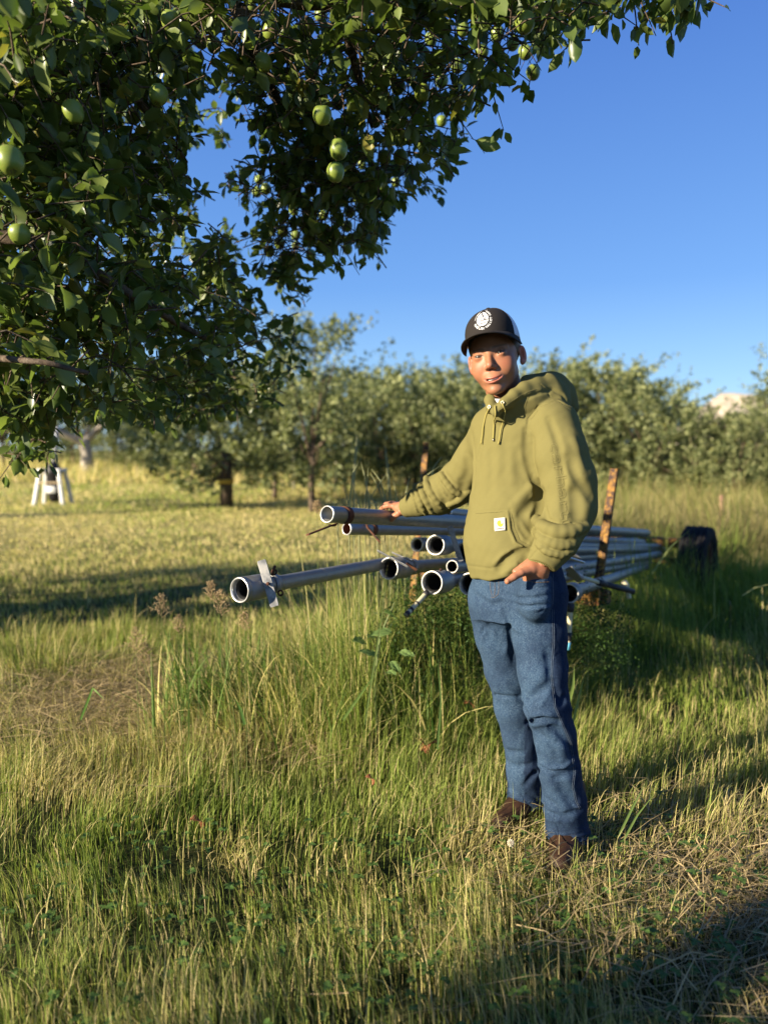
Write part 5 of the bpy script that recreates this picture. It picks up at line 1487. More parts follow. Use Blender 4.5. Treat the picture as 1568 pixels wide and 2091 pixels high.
def hood_base0(P):
    t = loft(P, HROWS)
    t = smin(t, cap_(P, at(1008, 884, 2.315), at(1124, 878, 2.19), .056, .062), .06)
    r_ = arm(P, RA); l_ = arm(P, LA)
    r_ = smax(r_, -((P - wrR) @ aR), .004)
    l_ = smax(l_, -((P - wrL) @ aL), .004)
    t = smin(t, r_, .03)
    # hood: rolled collar rising from the V at the throat round the neck to the bag at the back
    c = [(1013, 842, 2.132, .011), (1030, 824, 2.126, .0145), (1048, 809, 2.132, .017), (1068, 795, 2.148, .019), (1090, 785, 2.17, .021), (1112, 779, 2.205, .024), (1136, 783, 2.26, .033)]
    h = chain(P, [at(*a[:3]) for a in c], [a[3] for a in c], .02)
    c2 = [(1013, 842, 2.132, .011), (1004, 832, 2.145, .013), (1003, 818, 2.175, .015), (1012, 805, 2.24, .018), (1050, 790, 2.34, .022)]
    h = smin(h, chain(P, [at(*a[:3]) for a in c2], [a[3] for a in c2], .02), .01)
    bag = ell_(P, at(1134, 815, 2.315), (.060, .066, .062))
    bag = smin(bag, cap_(P, at(1148, 800, 2.29), at(1166, 832, 2.28), .032, .024), .02)
    bag = smin(bag, cap_(P, at(1076, 786, 2.37), at(1128, 781, 2.36), .030, .036), .03)
    h = smin(h, bag, .03)
    h = smin(h, cap_(P, at(1078, 828, 2.19), at(1126, 824, 2.21), .046, .058), .05)
    h = smin(h, cap_(P, at(1030, 846, 2.185), at(1080, 822, 2.18), .034, .040), .03)
    h = smax(h, -ell_(P, at(1062, 768, 2.255), (.083, .085, .070)), .012)          # the opening of the hood
    h = smax(h, -cap_(P, at(1035, 800, 2.22), NECK, .050, .048), .006)
    t = smin(t, h, .014)
    t = smax(t, -cap_(P, at(1034, 790, 2.20), at(1044, 850, 2.25), .062, .048), .008)
    # hem
    x, y = pxy(P)
    lim = np.interp(x, *HEM)
    t = smax(t, (y - lim) * .00147, .006)
    return t, l_
def hood_base(P):
    t, l_ = hood_base0(P)
    return smin(t, l_, .004)
HS_ = [  # sleeve on the pipe
 ([(854, 1008), (862, 1026), (871, 1046)], .0065, .010), ([(868, 1008), (878, 1014), (892, 1024), (910, 1037)], .0075, .012),
 ([(877, 985), (874, 1001), (888, 1014)], .007, .011), ([(846, 994), (853, 1008)], .006, .009), ([(890, 984), (900, 1008), (911, 1030)], .011, .013),
 ([(943, 985), (942, 1008), (932, 1030)], .014, .008), ([(838, 1012), (845, 1026), (851, 1042)], .005, .007), ([(846, 1002), (852, 1018), (860, 1038)], .004, .006),
 ([(862, 990), (866, 1004)], .006, .009), ([(962, 1000), (942, 1018), (920, 1030)], .008, .006), ([(862, 1040), (874, 1054)], .006, .006),
 ([(905, 965), (920, 985), (935, 1000)], .012, .007), ([(952, 930), (955, 960), (948, 985)], .014, .005),
 ([(862, 978), (872, 996)], .005, -.005), ([(882, 1020), (900, 1036)], .006, -.006), ([(896, 984), (908, 1010)], .007, -.006),
 # chest
 ([(1074, 878), (1073, 925), (1083, 962), (1096, 1000), (1107, 1040)], .009, .020), ([(1080, 900), (1080, 950)], .018, .008), ([(1098, 980), (1062, 1018), (1050, 1030)], .012, -.009),
 ([(1108, 1004), (1085, 1030), (1064, 1050)], .012, .013), ([(1066, 1052), (1076, 1068), (1088, 1082)], .013, .014), ([(1056, 1060), (1064, 1080), (1078, 1096)], .010, .010), ([(1099, 985), (1104, 1015), (1096, 1050), (1090, 1075)], .013, .022),
 ([(1054, 905), (1058, 950), (1066, 985)], .018, .006), ([(1030, 880), (1032, 940), (1026, 990)], .020, .004), ([(1000, 900), (1004, 960), (1000, 1010)], .016, .003),
 ([(1019, 1161), (1030, 1144), (1048, 1132), (1078, 1124)], .011, .020), ([(1012, 1150), (1030, 1132), (1052, 1122)], .008, -.006), ([(1030, 1172), (1046, 1158), (1062, 1150)], .008, -.006),
 ([(963, 888), (969, 940), (967, 1000)], .009, .007), ([(1096, 1108), (1080, 1128), (1066, 1148)], .012, .012),
 ([(985, 900), (975, 940)], .010, .004), ([(1085, 1000), (1095, 1040)], .012, -.004),
 # raised pocket edges
 ([(962, 1046), (1000, 1043), (1041, 1041)], .0022, .0022), ([(1041, 1041), (1044, 1062), (1046, 1080), (1057, 1105), (1083, 1118)], .0040, .0060),
 ([(1047, 1050), (1051, 1080), (1063, 1104), (1086, 1115)], .0050, .0095),
 ([(1036, 1046), (1039, 1064), (1041, 1082), (1052, 1108), (1080, 1124)], .0045, -.0045),
 ([(961, 1048), (950, 1070), (941, 1088)], .003, .003),
 # armhole, hood and shoulder seams
 ([(1075, 884), (1078, 856), (1097, 831), (1138, 818), (1168, 836)], .0028, .0032), ([(1102, 786), (1118, 799), (1124, 817)], .0022, .0024),
 ([(1016, 848), (1040, 832), (1062, 818), (1090, 806), (1110, 800)], .005, .006), ([(964, 880), (972, 870)], .003, .002),
 ([(1110, 800), (1128, 796), (1148, 806), (1160, 824)], .006, .005),
 # bent sleeve
 ([(1120, 856), (1132, 885), (1141, 915)], .010, .008), ([(1141, 915), (1145, 950), (1149, 990), (1152, 1030), (1153, 1062)], .010, .009),
 ([(1160, 936), (1172, 965), (1186, 990), (1204, 1014)], .013, .009), ([(1172, 1010), (1176, 1050)], .020, .014), ([(1165, 880), (1182, 930), (1192, 970)], .014, -.004),
 ([(1112, 1040), (1116, 1062), (1140, 1072), (1190, 1072)], .0075, .016), ([(1100, 1058), (1106, 1070), (1124, 1084), (1160, 1090)], .009, -.010),
 ([(1098, 1076), (1112, 1088), (1128, 1098), (1142, 1108)], .0065, .016), ([(1100, 1096), (1118, 1108), (1140, 1120), (1160, 1118)], .0065, .012),
 ([(1096, 1084), (1110, 1102), (1130, 1112), (1152, 1112)], .006, -.006), ([(1125, 1130), (1146, 1128), (1160, 1122)], .007, .010), ([(1168, 1095), (1180, 1112)], .010, -.006),
 ([(1100, 1120), (1112, 1134), (1128, 1142)], .005, .005), ([(1092, 1060), (1096, 1080), (1100, 1100)], .006, .008),
]
HST = strokes_of(hood_base, HS_)
# rolls of gathered cloth on both forearms
ROLLS = [([(874, 966), (869, 985), (881, 1008), (901, 1036)], .0135), ([(862, 971), (857, 990), (865, 1014), (882, 1046)], .0130), ([(850, 984), (848, 1000), (857, 1022), (869, 1049)], .0115),
         ([(838, 1004), (845, 1022), (852, 1043)], .0075), ([(897, 960), (906, 980), (926, 1004), (944, 1012)], .0120), ([(914, 1032), (936, 1022), (958, 1003)], .0120),
         ([(1097, 1062), (1108, 1077), (1135, 1086), (1165, 1085), (1194, 1076)], .0225), ([(1094, 1086), (1111, 1103), (1138, 1113), (1168, 1112)], .0165),
         ([(1098, 1111), (1118, 1127), (1145, 1132), (1166, 1125)], .0140)]
RL3 = []
for pts, rr in ROLLS:
    rs = resample(pts, 8); H = march(hood_base, np.array((0, 0, CAM_Z)), rays(rs)); D_ = rays(rs)
    RL3.append((H + D_ * rr * .30, rr))
def rolls(P, d):
    for m, rr in RL3:
        lo, hi = m.min(0) - .04, m.max(0) + .04; k = np.where(((P > lo) & (P < hi)).all(1))[0]
        if len(k): 
            n = len(m); rad = rr * (.55 + .45 * np.sin(np.linspace(.3, 2.85, n)))
            d[k] = smin(d[k], chain(P[k], m, rad, .003), .005)
    return d
POCK = [(962, 1047), (1041, 1041), (1046, 1078), (1058, 1106), (1086, 1119), (1060, 1142), (1020, 1172), (950, 1172), (938, 1110), (945, 1075)]
def soft_noise(P, s):
    q = P * s
    return (np.sin(q[:, 0] * 1.3 + 1.7 * np.sin(q[:, 2] * .9 + .4)) * np.sin(q[:, 2] * 1.1 + 1.3 * np.sin(q[:, 1] * 1.2)) +
            .5 * np.sin(q[:, 2] * 2.3 + q[:, 0] * 1.7 + 2) * np.sin(q[:, 1] * 2.1 - q[:, 0] * 1.4 + 1))
def hoodie_sdf(P):
    d = hood_base(P)
    d = rolls(P, groove(P, d, HST))
    d = d + .0016 * soft_noise(P, 26) + .0007 * soft_noise(P[:, [1, 0, 2]], 60)
    # rib line above the hem
    x, y = proj(P)
    d = d + .0016 * np.exp(-((y - np.interp(x, *HEM) + 26) / 2.2) ** 2) * (P[:, 2] < 1.12) * (np.abs(P[:, 0] - .39) < .14)
    # shell: hollow the cuffs
    d = smax(d, -cap_(P, wrR - aR * .03, wrR + aR * .025, .0255), .002)
    d = smax(d, -cap_(P, wrL - aL * .03, wrL + aL * .025, .0275), .002)
    return d
def hoodie_mat():
    m = N('fleece', .95, .08)
    v = m.coord()
    f = m.noise(v, 1100, 3, .7); g = m.noise(v, 9, 3); hthr = m.noise(m.coord((1, 1, 7)), 260, 3)
    c = m.mix(f, (.090, .083, .028), (.166, .146, .062))
    c = m.mix(m.math('MULTIPLY', g, .35), c, (.108, .096, .030))
    c = m.mix(m.math('MULTIPLY', hthr, .35), c, (.21, .185, .064))
    m.col(c)
    m.bump(m.mix(.5, f, hthr), .35, .0012)
    return m.m
FLEECE = hoodie_mat()
lo_h = np.array((.04, 1.88, at(1050, 1200, 2.1)[2])); hi_h = np.array((.68, 2.86, at(1100, 735, 2.3)[2]))
V, Q = surfnet(hoodie_sdf, lo_h, hi_h, .0032, 0)
hoodie = mesh_np('hoodie', V, Q, FLEECE, person)

O0 = np.array((0, 0, CAM_Z))
def onto(base, pxs, off=0.0, t0=1.3):
    """points on the surface under a pixel polyline, lifted along the outward normal"""
    H = march(base, O0, rays(pxs), t0)
    e = 1e-3
    n = np.stack([base(H + e * np.eye(3)[i]) - base(H - e * np.eye(3)[i]) for i in range(3)], 1)
    n /= np.linalg.norm(n, axis=1)[:, None] + 1e-9
    return H + n * off
# ribbed cuffs and hem
def rib_ring(c, ax, r, ln, n=46, sq=1.0):
    a, b, d = frame(ax); out = []
    for j, s in enumerate((-.5, -.46, 0, .46, .5)):
        th = np.linspace(0, 2 * np.pi, n * 4 + 1)
        rr = r * (1 - .04 * (abs(s) > .48)) + .0009 * np.cos(th * n)
        out.append(c + d * ln * s + np.cos(th)[:, None] * a * rr[:, None] + np.sin(th)[:, None] * b * rr[:, None] * sq)
    return grid_mesh(np.stack(out))
V, Q = rib_ring(wrR + aR * .022, aR, .0335, .040); child(mesh_np('cuff', V, Q, FLEECE), hoodie)
V, Q = rib_ring(wrL + aL * .020, aL, .0385, .042); child(mesh_np('cuff', V, Q, FLEECE), hoodie)
# drawstrings with metal tips and eyelets
str_m = plain('cord_cotton', (.27, .23, .07), .9, .1)
eye_met = plain('eyelet_metal', (.42, .38, .30), .35, .5, 1)
for pts, tipd in (([(1011, 829), (1012, 845), (1010, 862), (1009, 880), (1008, 900)], 0), ([(1000, 833), (993, 850), (989, 868), (986, 890), (984, 905)], 1), ([(1026, 824), (1031, 836), (1028, 856), (1022, 885), (1019, 906)], 2)):
    rs = resample(pts, 14)
    p = onto(hood_base, rs, .0035)
    p = p + np.random.default_rng(tipd).normal(0, .0003, p.shape)
    V, Q = tube(p, .0021 if tipd != 2 else .0019, 7); st = child(mesh_np('drawstring', V, Q, str_m), hoodie)
    V, Q = tube(p[-2:] + (p[-1] - p[-2]) * .3, .0025, 7); child(mesh_np('drawstring_tip', V, Q, eye_met if tipd == 0 else str_m), hoodie)
for px in ((1026, 822), (999, 831)):
    c = onto(hood_base, [px], .002)[0]; n = onto(hood_base, [px], .010)[0] - c
    a, b, d = frame(n); th = np.linspace(0, 2 * np.pi, 17)
    V, Q = tube(c + .0042 * (np.cos(th)[:, None] * a + np.sin(th)[:, None] * b), .0012, 6, False)
    child(mesh_np('eyelet', V, Q, eye_met), hoodie)
# double stitch lines as thin raised threads
thr = plain('thread', (.20, .175, .065), .8)
def stitches(name, base, lines, mat, parent, r=.0007, off=.0008, gap=.0045, ln=.003, st=None):
    out = []
    for pts in lines:
        rs = resample(pts, max(4, int(np.sum(np.linalg.norm(np.diff(np.array(pts, float), axis=0), axis=1)) / 2.6)))
        b = (lambda Q_: groove(Q_, base(Q_), st)) if st else base
        p = onto(b, rs, off)
        for i in range(len(p) - 1):
            a_, b_ = p[i], p[i] + (p[i + 1] - p[i]) * .72
            out.append(tube([a_, b_], r, 4))
    V, Q = merge(out)
    o = child(mesh_np(name, V, Q, mat), parent); o['kind'] = 'stuff'; return o
stitches('stitching', hood_base, [[(964, 1049), (1038, 1044)], [(1043, 1044), (1048, 1078), (1060, 1104), (1084, 1116)], [(1079, 886), (1082, 858), (1100, 834), (1138, 821), (1166, 838)],
    [(1072, 886), (1074, 856), (1094, 828), (1136, 815), (1168, 832)], [(1104, 784), (1121, 799), (1127, 815)], [(1099, 786), (1115, 800), (1121, 817)], [(1018, 838), (1040, 822), (1064, 806), (1090, 795), (1115, 790)]],
    thr, hoodie, .0005, .0004, st=HST)
# chest patch on the pocket
patch_m = plain('patch_white', (.62, .59, .52), .8)
orange_m = plain('patch_orange', (.60, .27, .03), .8)
ink_m = plain('patch_ink', (.06, .06, .08), .8)
hfun = lambda Q_: groove(Q_, hood_base(Q_), HST)
pc = onto(hfun, [(1021, 1071)], .002)[0]
e0, e1, e2 = (onto(hfun, [p], .002)[0] for p in ((1031, 1070), (1022, 1060), (1011, 1072)))
ux = e0 - e2; ux /= np.linalg.norm(ux); uy = e1 - pc; uy -= ux * (uy @ ux); uy /= np.linalg.norm(uy); un = np.cross(ux, uy)
if un[1] > 0: un = -un
pfn = lambda p: pc + p[:, 0:1] * ux + p[:, 1:2] * uy + un * (.0028 + p[:, 2:3])
W_, H_ = .0330, .0375
xx, yy = np.meshgrid(np.linspace(-.5, .5, 7), np.linspace(-.5, .5, 7), indexing='ij')
gx = np.stack([xx * W_, yy * H_, -.0006 * (xx ** 2 + yy ** 2) * 4], -1)
V, Q = grid_mesh(gx); patch = child(mesh_np('patch', pfn(V), Q, patch_m), hoodie)
so = patch.modifiers.new('s', 'SOLIDIFY'); so.thickness = .0016; so.offset = -1
th = np.linspace(0, 2 * np.pi, 29)[:-1]
# the curling C mark: a round orange swirl open at the right with a pale notch
rad = .0095 * (1 + .10 * np.cos(2 * th + 1.1))
blob = np.stack([.0012 + rad * .92 * np.cos(th), .0018 + rad * 1.08 * np.sin(th)], 1)
v, f = fan(blob); v[:, 2] = .0008
notch = fan(np.array([(.0035, .0105), (.0066, .0128), (.0098, .0095), (.0115, .0040), (.0072, .0008), (.0040, .0020), (.0062, .0052)]))
notch[0][:, 2] = .0013
child(poly_obj('patch_mark', [(v, f)], pfn, orange_m), hoodie)
child(poly_obj('patch_mark_gap', [notch], pfn, patch_m), hoodie)
v, f = text_mesh('carhartt', .0070, .00012); v[:, 1] -= .0125; v[:, 2] = .0009
child(poly_obj('patch_lettering', [(v, f)], pfn, ink_m), hoodie)
# outlined embroidery running down the sleeve
sl = resample([(1131, 905), (1137, 940), (1146, 985), (1151, 1030), (1155, 1068)], 40)
slp = onto(hfun, sl, .0)
slen = np.r_[0, np.cumsum(np.linalg.norm(np.diff(slp, axis=0), axis=1))]
v, f = text_mesh('carhartt', .056, .0, outline=.0005, font_spacing=1.0)
v[:, 0] -= v[:, 0].min(); v[:, 0] *= (slen[-1] + .012) / v[:, 0].max()
def sleeve_fn(p):
    s_ = np.clip(p[:, 0], 0, slen[-1])
    px = np.interp(s_, slen, sl[:, 0]) + p[:, 1] * 560; py = np.interp(s_, slen, sl[:, 1]) - p[:, 1] * 90
    q = onto(hfun, np.stack([px, py], 1), .0012)
    q[:, 1] -= p[:, 2]
    return q
child(poly_obj('sleeve_lettering', [(v, f)], sleeve_fn, thr), hoodie)
# white collar of the shirt below
wc = N('shirt_cotton', .9, .1); wv = wc.coord(); wc.col(wc.ramp(wc.noise(wv, 240, 2), [(.42, (.52, .51, .50)), (.6, (.46, .46, .48)), (.7, (.20, .24, .32))]))
P = []
for s_, (r_, dz) in enumerate(((.049, -.006), (.0505, .007), (.0525, .009), (.0535, -.010))):
    th = np.linspace(R(150), R(390), 40)
    c = at(1034, 819, 2.185)
    wob = .0025 * np.sin(th * 5)
    P.append(np.stack([c[0] + (r_ + wob) * np.cos(th), c[1] + (r_ + wob) * np.sin(th) * .9, c[2] + dz - .006 * np.sin(th) * -1 + 0 * th], 1))
V, Q = grid_mesh(np.stack(P)); mesh_np('shirt_collar', V, Q, wc.m, person)

# ---------------------------------------------------------------- jeans
JR = [(1008, 1225, 2.285, .088), (1020, 1300, 2.30, .080), (1036, 1370, 2.315, .073), (1050, 1440, 2.33, .068), (1064, 1500, 2.35, .064), (1070, 1570, 2.375, .064), (1076, 1650, 2.40, .070), (1078, 1675, 2.41, .075)]
JL = [(1095, 1215, 2.175, .094), (1101, 1300, 2.155, .081), (1107, 1370, 2.14, .076), (1115, 1440, 2.125, .070), (1132, 1500, 2.135, .064), (1142, 1570, 2.155, .064), (1152, 1640, 2.17, .066), (1158, 1705, 2.185, .068), (1158, 1720, 2.19, .068)]
JROWS = [(1135, 1056, 2.22, .130, .098), (1185, 1056, 2.225, .138, .105), (1230, 1054, 2.225, .141, .108), (1262, 1054, 2.225, .125, .10)]
def jean_base(P):
    l_ = chain(P, [at(*a[:3]) for a in JL], [a[3] * .945 for a in JL], .02)
    r_ = chain(P, [at(*a[:3]) for a in JR], [a[3] * .93 for a in JR], .02)
    r_ = smax(r_, (at(1075, 1668, 2.40)[2] - P[:, 2]) + .05 * np.sin(P[:, 0] * 60) * .08, .004)
    l_ = smax(l_, (at(1157, 1708, 2.185)[2] - P[:, 2]) + .05 * np.sin(P[:, 0] * 60 + 2) * .08, .004)
    d = smin(l_, r_, .006)
    t = loft(P, JROWS)
    d = smin(d, t, .035)
    # hand in the pocket swells the cloth
    x, y = proj(P)
    b = ell_(P, at(1092, 1212, 2.085), (.054, .058, .080))
    b = smax(b, (np.interp(x, (1050, 1063, 1078, 1100, 1122, 1135), (1160, 1167, 1177, 1181, 1176, 1168)) - y) * .0014, .003)
    d = smin(d, b, .022)
    return d
def c5(*a): return [(900 + x / 3.17, 1140 + y / 3.17) for x, y in a]
JS_ = [
 (c5((560, 1062), (640, 1036), (700, 1040), (765, 1062)), .0065, .016), (c5((560, 1090), (640, 1068), (740, 1078)), .009, -.006), (c5((590, 1020), (660, 1005), (740, 1020)), .009, -.006),
 (c5((320, 872), (400, 892), (505, 900)), .007, .010), (c5((505, 900), (550, 1000), (600, 1085)), .007, .007),
 (c5((575, 925), (640, 870), (720, 815)), .014, .010), (c5((600, 960), (640, 900)), .006, -.004), (c5((640, 960), (690, 880)), .006, -.004),
 (c5((690, 600), (705, 700), (715, 790)), .012, .008), (c5((740, 860), (780, 930), (800, 900)), .010, .010), (c5((800, 880), (820, 940), (860, 1010)), .010, -.008),
 (c5((690, 1070), (760, 1120), (830, 1200), (860, 1290)), .012, .009), (c5((620, 1200), (640, 1320), (700, 1360), (790, 1355), (865, 1300)), .007, -.007),
 (c5((630, 1130), (700, 1180), (760, 1290)), .010, .004), (c5((640, 1340), (720, 1385), (800, 1380)), .008, .008),
 (c5((745, 1425), (800, 1400), (865, 1385)), .010, .012), (c5((760, 1440), (800, 1520), (860, 1590)), .016, .009), (c5((870, 1600), (912, 1630)), .006, -.006),
 (c5((545, 1470), (590, 1410), (632, 1372)), .009, .012), (c5((440, 1330), (500, 1350), (600, 1330)), .012, .004), (c5((430, 1250), (520, 1260)), .010, .004),
 (c5((560, 1530), (620, 1560), (660, 1600)), .006, .010), (c5((520, 1590), (580, 1610), (650, 1640)), .005, .008), (c5((440, 1490), (470, 1540), (530, 1570)), .006, -.005),
 (c5((800, 1665), (850, 1650), (910, 1630)), .008, .012), (c5((690, 1640), (760, 1670), (840, 1690)), .006, .006), (c5((680, 1690), (760, 1700)), .005, -.004), (c5((690, 1560), (740, 1600), (790, 1680)), .008, .005),
 (c5((330, 308), (360, 298), (388, 288)), .007, .012), (c5((385, 290), (410, 340), (430, 400), (445, 460)), .008, .009), (c5((445, 460), (455, 560), (470, 660)), .008, .006),
 (c5((215, 230), (300, 290), (350, 300)), .010, .004), (c5((400, 225), (480, 255), (600, 260), (700, 235)), .006, .0035), (c5((420, 285), (540, 310), (700, 300)), .006, .003),
 (c5((560, 335), (640, 325), (716, 312)), .006, -.003), (c5((330, 430), (400, 480)), .014, .003), (c5((300, 520), (380, 600)), .015, .003), (c5((540, 520), (640, 560)), .02, .002),
 (c5((250, 450), (270, 600)), .012, -.003), (c5((520, 180), (600, 195), (690, 190)), .005, .0045),
 (c5((512, 118), (560, 140), (620, 148), (700, 146)), .0035, -.0045),
]
# slub creases down the legs
for k in range(26):
    a_ = np.random.default_rng(100 + k)
    x0 = a_.uniform(240, 860); y0 = a_.uniform(250, 1600)
    JS_.append((c5((x0, y0), (x0 + a_.uniform(-40, 60), y0 + a_.uniform(10, 60))), a_.uniform(.004, .010), a_.uniform(-.002, .0028)))
JST = [(m, w_, d_ * 1.35) for m, w_, d_ in strokes_of(jean_base, JS_)]
def jean_sdf(P):
    d = groove(P, jean_base(P), JST)
    q = P * np.array((1, 1, .55))
    d = d + .0018 * soft_noise(q, 34) + .0010 * soft_noise(q[:, [1, 0, 2]], 75)
    # gathered hems
    for y0, xc in ((1652, 1075), (1695, 1157)):
        z0 = at(xc, y0, 2.3 if xc < 1100 else 2.18)[2]
        near = np.exp(-((P[:, 2] - z0) / .022) ** 2) * ((P[:, 1] > 2.27) == (xc < 1100))
        d = d + near * .0022 * np.sin(P[:, 2] * 420 + 3 * np.sin(P[:, 0] * 40)) 
    return d
def denim_mat():
    m = N('denim', .85, .12)
    v = m.coord(); vs = m.coord((1, 1, .16)); vx = m.coord((.2, .2, 1))
    a = m.noise(vs, 900, 3, .75); b = m.noise(vx, 1100, 3, .7); g = m.noise(v, 7, 4); g2 = m.noise(v, 34, 4, .65); s_ = m.noise(vs, 170, 4, .7)
    w_ = m.mix(.5, a, b)
    # attribute paints worn colour (faded thighs and knees) and dark shade on the outer side
    c = m.ramp(w_, [(.36, (.009, .021, .048)), (.52, (.030, .060, .108)), (.68, (.15, .21, .27))])
    dk = m.ramp(w_, [(.36, (.004, .008, .022)), (.52, (.010, .020, .046)), (.70, (.032, .052, .088))])
    fz = m.math('ADD', m.math('MULTIPLY', g2, .5), m.math('MULTIPLY', s_, .5))
    fade = m.n('ShaderNodeSeparateColor'); m.l(m.attr(), fade.inputs[0])
    q = m.math('ADD', fade.outputs[0], m.math('MULTIPLY', m.math('SUBTRACT', fz, .5), 1.6), True)
    m.col(m.mix(q, dk, c))
    m.bump(w_, .45, .0012)
    return m.m
DENIM = denim_mat()
lo_j = np.array((.06, 1.95, at(1150, 1735, 2.1)[2])); hi_j = np.array((.68, 2.55, at(1050, 1130, 2.25)[2]))
V, Q = surfnet(jean_sdf, lo_j, hi_j, .0034, 0)
x, y = proj(V)
def smooth01(t): t = np.clip(t, 0, 1); return t * t * (3 - 2 * t)
# faded front of the thighs and knees (wash), shade painted dark on the outer side, darker hems
side = np.interp(y, [1140, 1240, 1340, 1440, 1480, 1560, 1640, 1720], [1126, 1127, 1126, 1132, 1150, 1172, 1176, 1192])
fade_shade = .92 * smooth01((side - x) / 12 + .3)
fade_shade = fade_shade * (1 - .65 * smooth01((y - 1600) / 90)) * (.80 + .20 * np.sin(y / 23 + x / 31))
back = V[:, 1] > np.where(x < 1070, 2.36, 2.24)
fade_shade = np.where(back, .15, fade_shade)
c = np.stack([fade_shade, fade_shade, fade_shade], 1)
jeans = mesh_np('jeans', V, Q, DENIM, person, col=c)
jth = plain('denim_thread', (.20, .13, .065), .8); jth2 = plain('worn_thread', (.12, .155, .20), .8)
jf = lambda Q_: groove(Q_, jean_base(Q_), JST)
seamline = c5((728, 330), (733, 540), (720, 760), (740, 960), (795, 1085), (845, 1200), (868, 1380), (856, 1480), (880, 1580), (905, 1620))
stitches('seam_stitching', jf, [seamline, [(p[0] - 3.2, p[1]) for p in seamline], c5((722, 60), (722, 180), (724, 300))], jth2, jeans, .0005, .0012)
stitches('pocket_stitching', jf, [c5((515, 124), (560, 146), (620, 155), (700, 152)), c5((318, 150), (322, 200), (335, 248)), c5((348, 150), (352, 200), (346, 246)), c5((375, 150), (376, 200), (372, 232), (345, 255), (325, 250))], jth, jeans, .0006, .0014)
# rolled hem welts
for lg, zc, yc, r0_, n_ in ((JR, at(1076, 1664, 2.40), 2.40, .0685, 0), (JL, at(1158, 1704, 2.186), 2.186, .0655, 1)):
    th = np.linspace(0, 2 * np.pi, 73)
    c = np.array((zc[0], yc, zc[2] + .004))
    rr = r0_ + .0022 * np.sin(th * 7 + n_) + .0015 * np.sin(th * 13)
    p = np.stack([c[0] + rr * np.cos(th), c[1] + rr * np.sin(th), c[2] + .003 * np.sin(3 * th + n_) + .0015 * np.sin(9 * th)], 1)
    V, Q = tube(p, .0038, 7, False)
    child(mesh_np('hem', V, Q, DENIM, col=np.repeat(np.array([[.25] * 3]), len(V), 0)), jeans)

# ---------------------------------------------------------------- boots
boot_m = N('boot_leather', .6, .25); bv = boot_m.coord(); bf = boot_m.noise(bv, 35, 5, .7)
boot_m.col(boot_m.ramp(bf, [(.3, (.014, .007, .004)), (.6, (.040, .019, .010)), (.8, (.075, .042, .025))])); boot_m.bump(boot_m.noise(bv, 300, 4), .4, .002)
sole_m = plain('boot_sole', (.03, .022, .016), .8)
for c, ang in ((at(1076, 1690, 2.405), R(42)), (at(1158, 1720, 2.20), R(20))):
    dd = np.array((-math.sin(ang), -math.cos(ang), 0)); side_ = np.array((math.cos(ang), -math.sin(ang), 0))
    b0 = np.array((c[0], c[1], 0))
    def bs(P):
        U = (P - b0) @ dd; S = (P - b0) @ side_; z = P[:, 2]
        q = np.stack([S, U, z], 1)
        d = cap_(q, (0, -.005, .20), (0, .0, .09), .052, .050)
        d = smin(d, cap_(q, (0, -.035, .05), (0, .06, .05), .042, .044), .03)
        d = smin(d, cap_(q, (0, .06, .050), (-.006, .145, .040), .044, .036), .03)
        d = smax(d, .014 - z, .006)
        d = d + .003 * np.exp(-((U - .075 + (z - .05)) / .006) ** 2) + .002 * np.exp(-((U - .055 + (z - .05)) / .006) ** 2)
        return d
    def ss(P):
        U = (P - b0) @ dd; S = (P - b0) @ side_; z = P[:, 2]
        wd = np.interp(U, (-.09, -.05, .02, .09, .15, .19), (.030, .040, .036, .050, .042, .01))
        d = np.maximum(np.maximum(np.abs(S) - wd, np.abs(U - .05) - .138), np.abs(z - .011) - .010)
        return d
    V, Q = surfnet(bs, b0 + (-.2, -.2, 0), b0 + (.2, .2, .26), .005, 1)
    bt = mesh_np('boot', V, Q, boot_m.m, person)
    V, Q = surfnet(ss, b0 + (-.2, -.2, -.01), b0 + (.2, .2, .03), .005, 1)
    child(mesh_np('sole', V, Q, sole_m), bt)
# ================================================================ small things in the grass
DR = np.random.default_rng(77)
# feathery brown grass panicles
def panicle(px, py, Y_, size, label, lean=0.0):
    tip = at(px, py, Y_); x, y = tip[0] + lean, tip[1]; z0 = float(gz(x, y)); e = empty('grass_panicle', (x, y, z0)); tag(e, label, 'grass plant', 'brown feathery grass heads')
    stem = resample([(x, y, z0), (x * .7 + tip[0] * .3, y, z0 + (tip[2] - z0) * .5), tip], 10)
    V, Q = tube(stem, np.linspace(.0016, .0008, 10), 5); mesh_np('stem', V, Q, GRASS, e, col=np.repeat(np.array([[.16, .19, .06]]), len(V), 0))
    tb = []
    for i in range(26):
        t = i / 25; b = tip + (0, 0, (t - .75) * size); a = i * 2.4; r_ = size * .48 * (1 - t) ** .6 * DR.uniform(.6, 1.1) + .004
        q = b + np.array((math.cos(a) * r_, math.sin(a) * r_, r_ * .55 + .006)); tb.append(tube([b, (b + q) / 2 + (0, 0, .003), q], .0007, 4))
        for j in range(5):
            s = DR.uniform(.35, 1.05); g = b + (q - b) * s + DR.normal(0, .0035, 3); dd = DR.normal(0, 1, 3); dd /= np.linalg.norm(dd)
            tb.append(tube([g - dd * .0035, g, g + dd * .0035], [.0004, .0016, .0004], 4))
    V, Q = merge(tb); mesh_np('seed_head', V, Q, GRASS, e, col=np.repeat(np.array([[.42, .30, .17]]), len(V), 0)); return e
panicle(330, 1228, 2.75, .085, 'tallest brown feathery grass head left of the pipe mouth, over the shaded grass')
panicle(366, 1268, 2.80, .070, 'small brown feathery grass head just right of the tallest one')
panicle(278, 1296, 2.70, .095, 'broad brown feathery grass head, lowest and leftmost of the cluster')
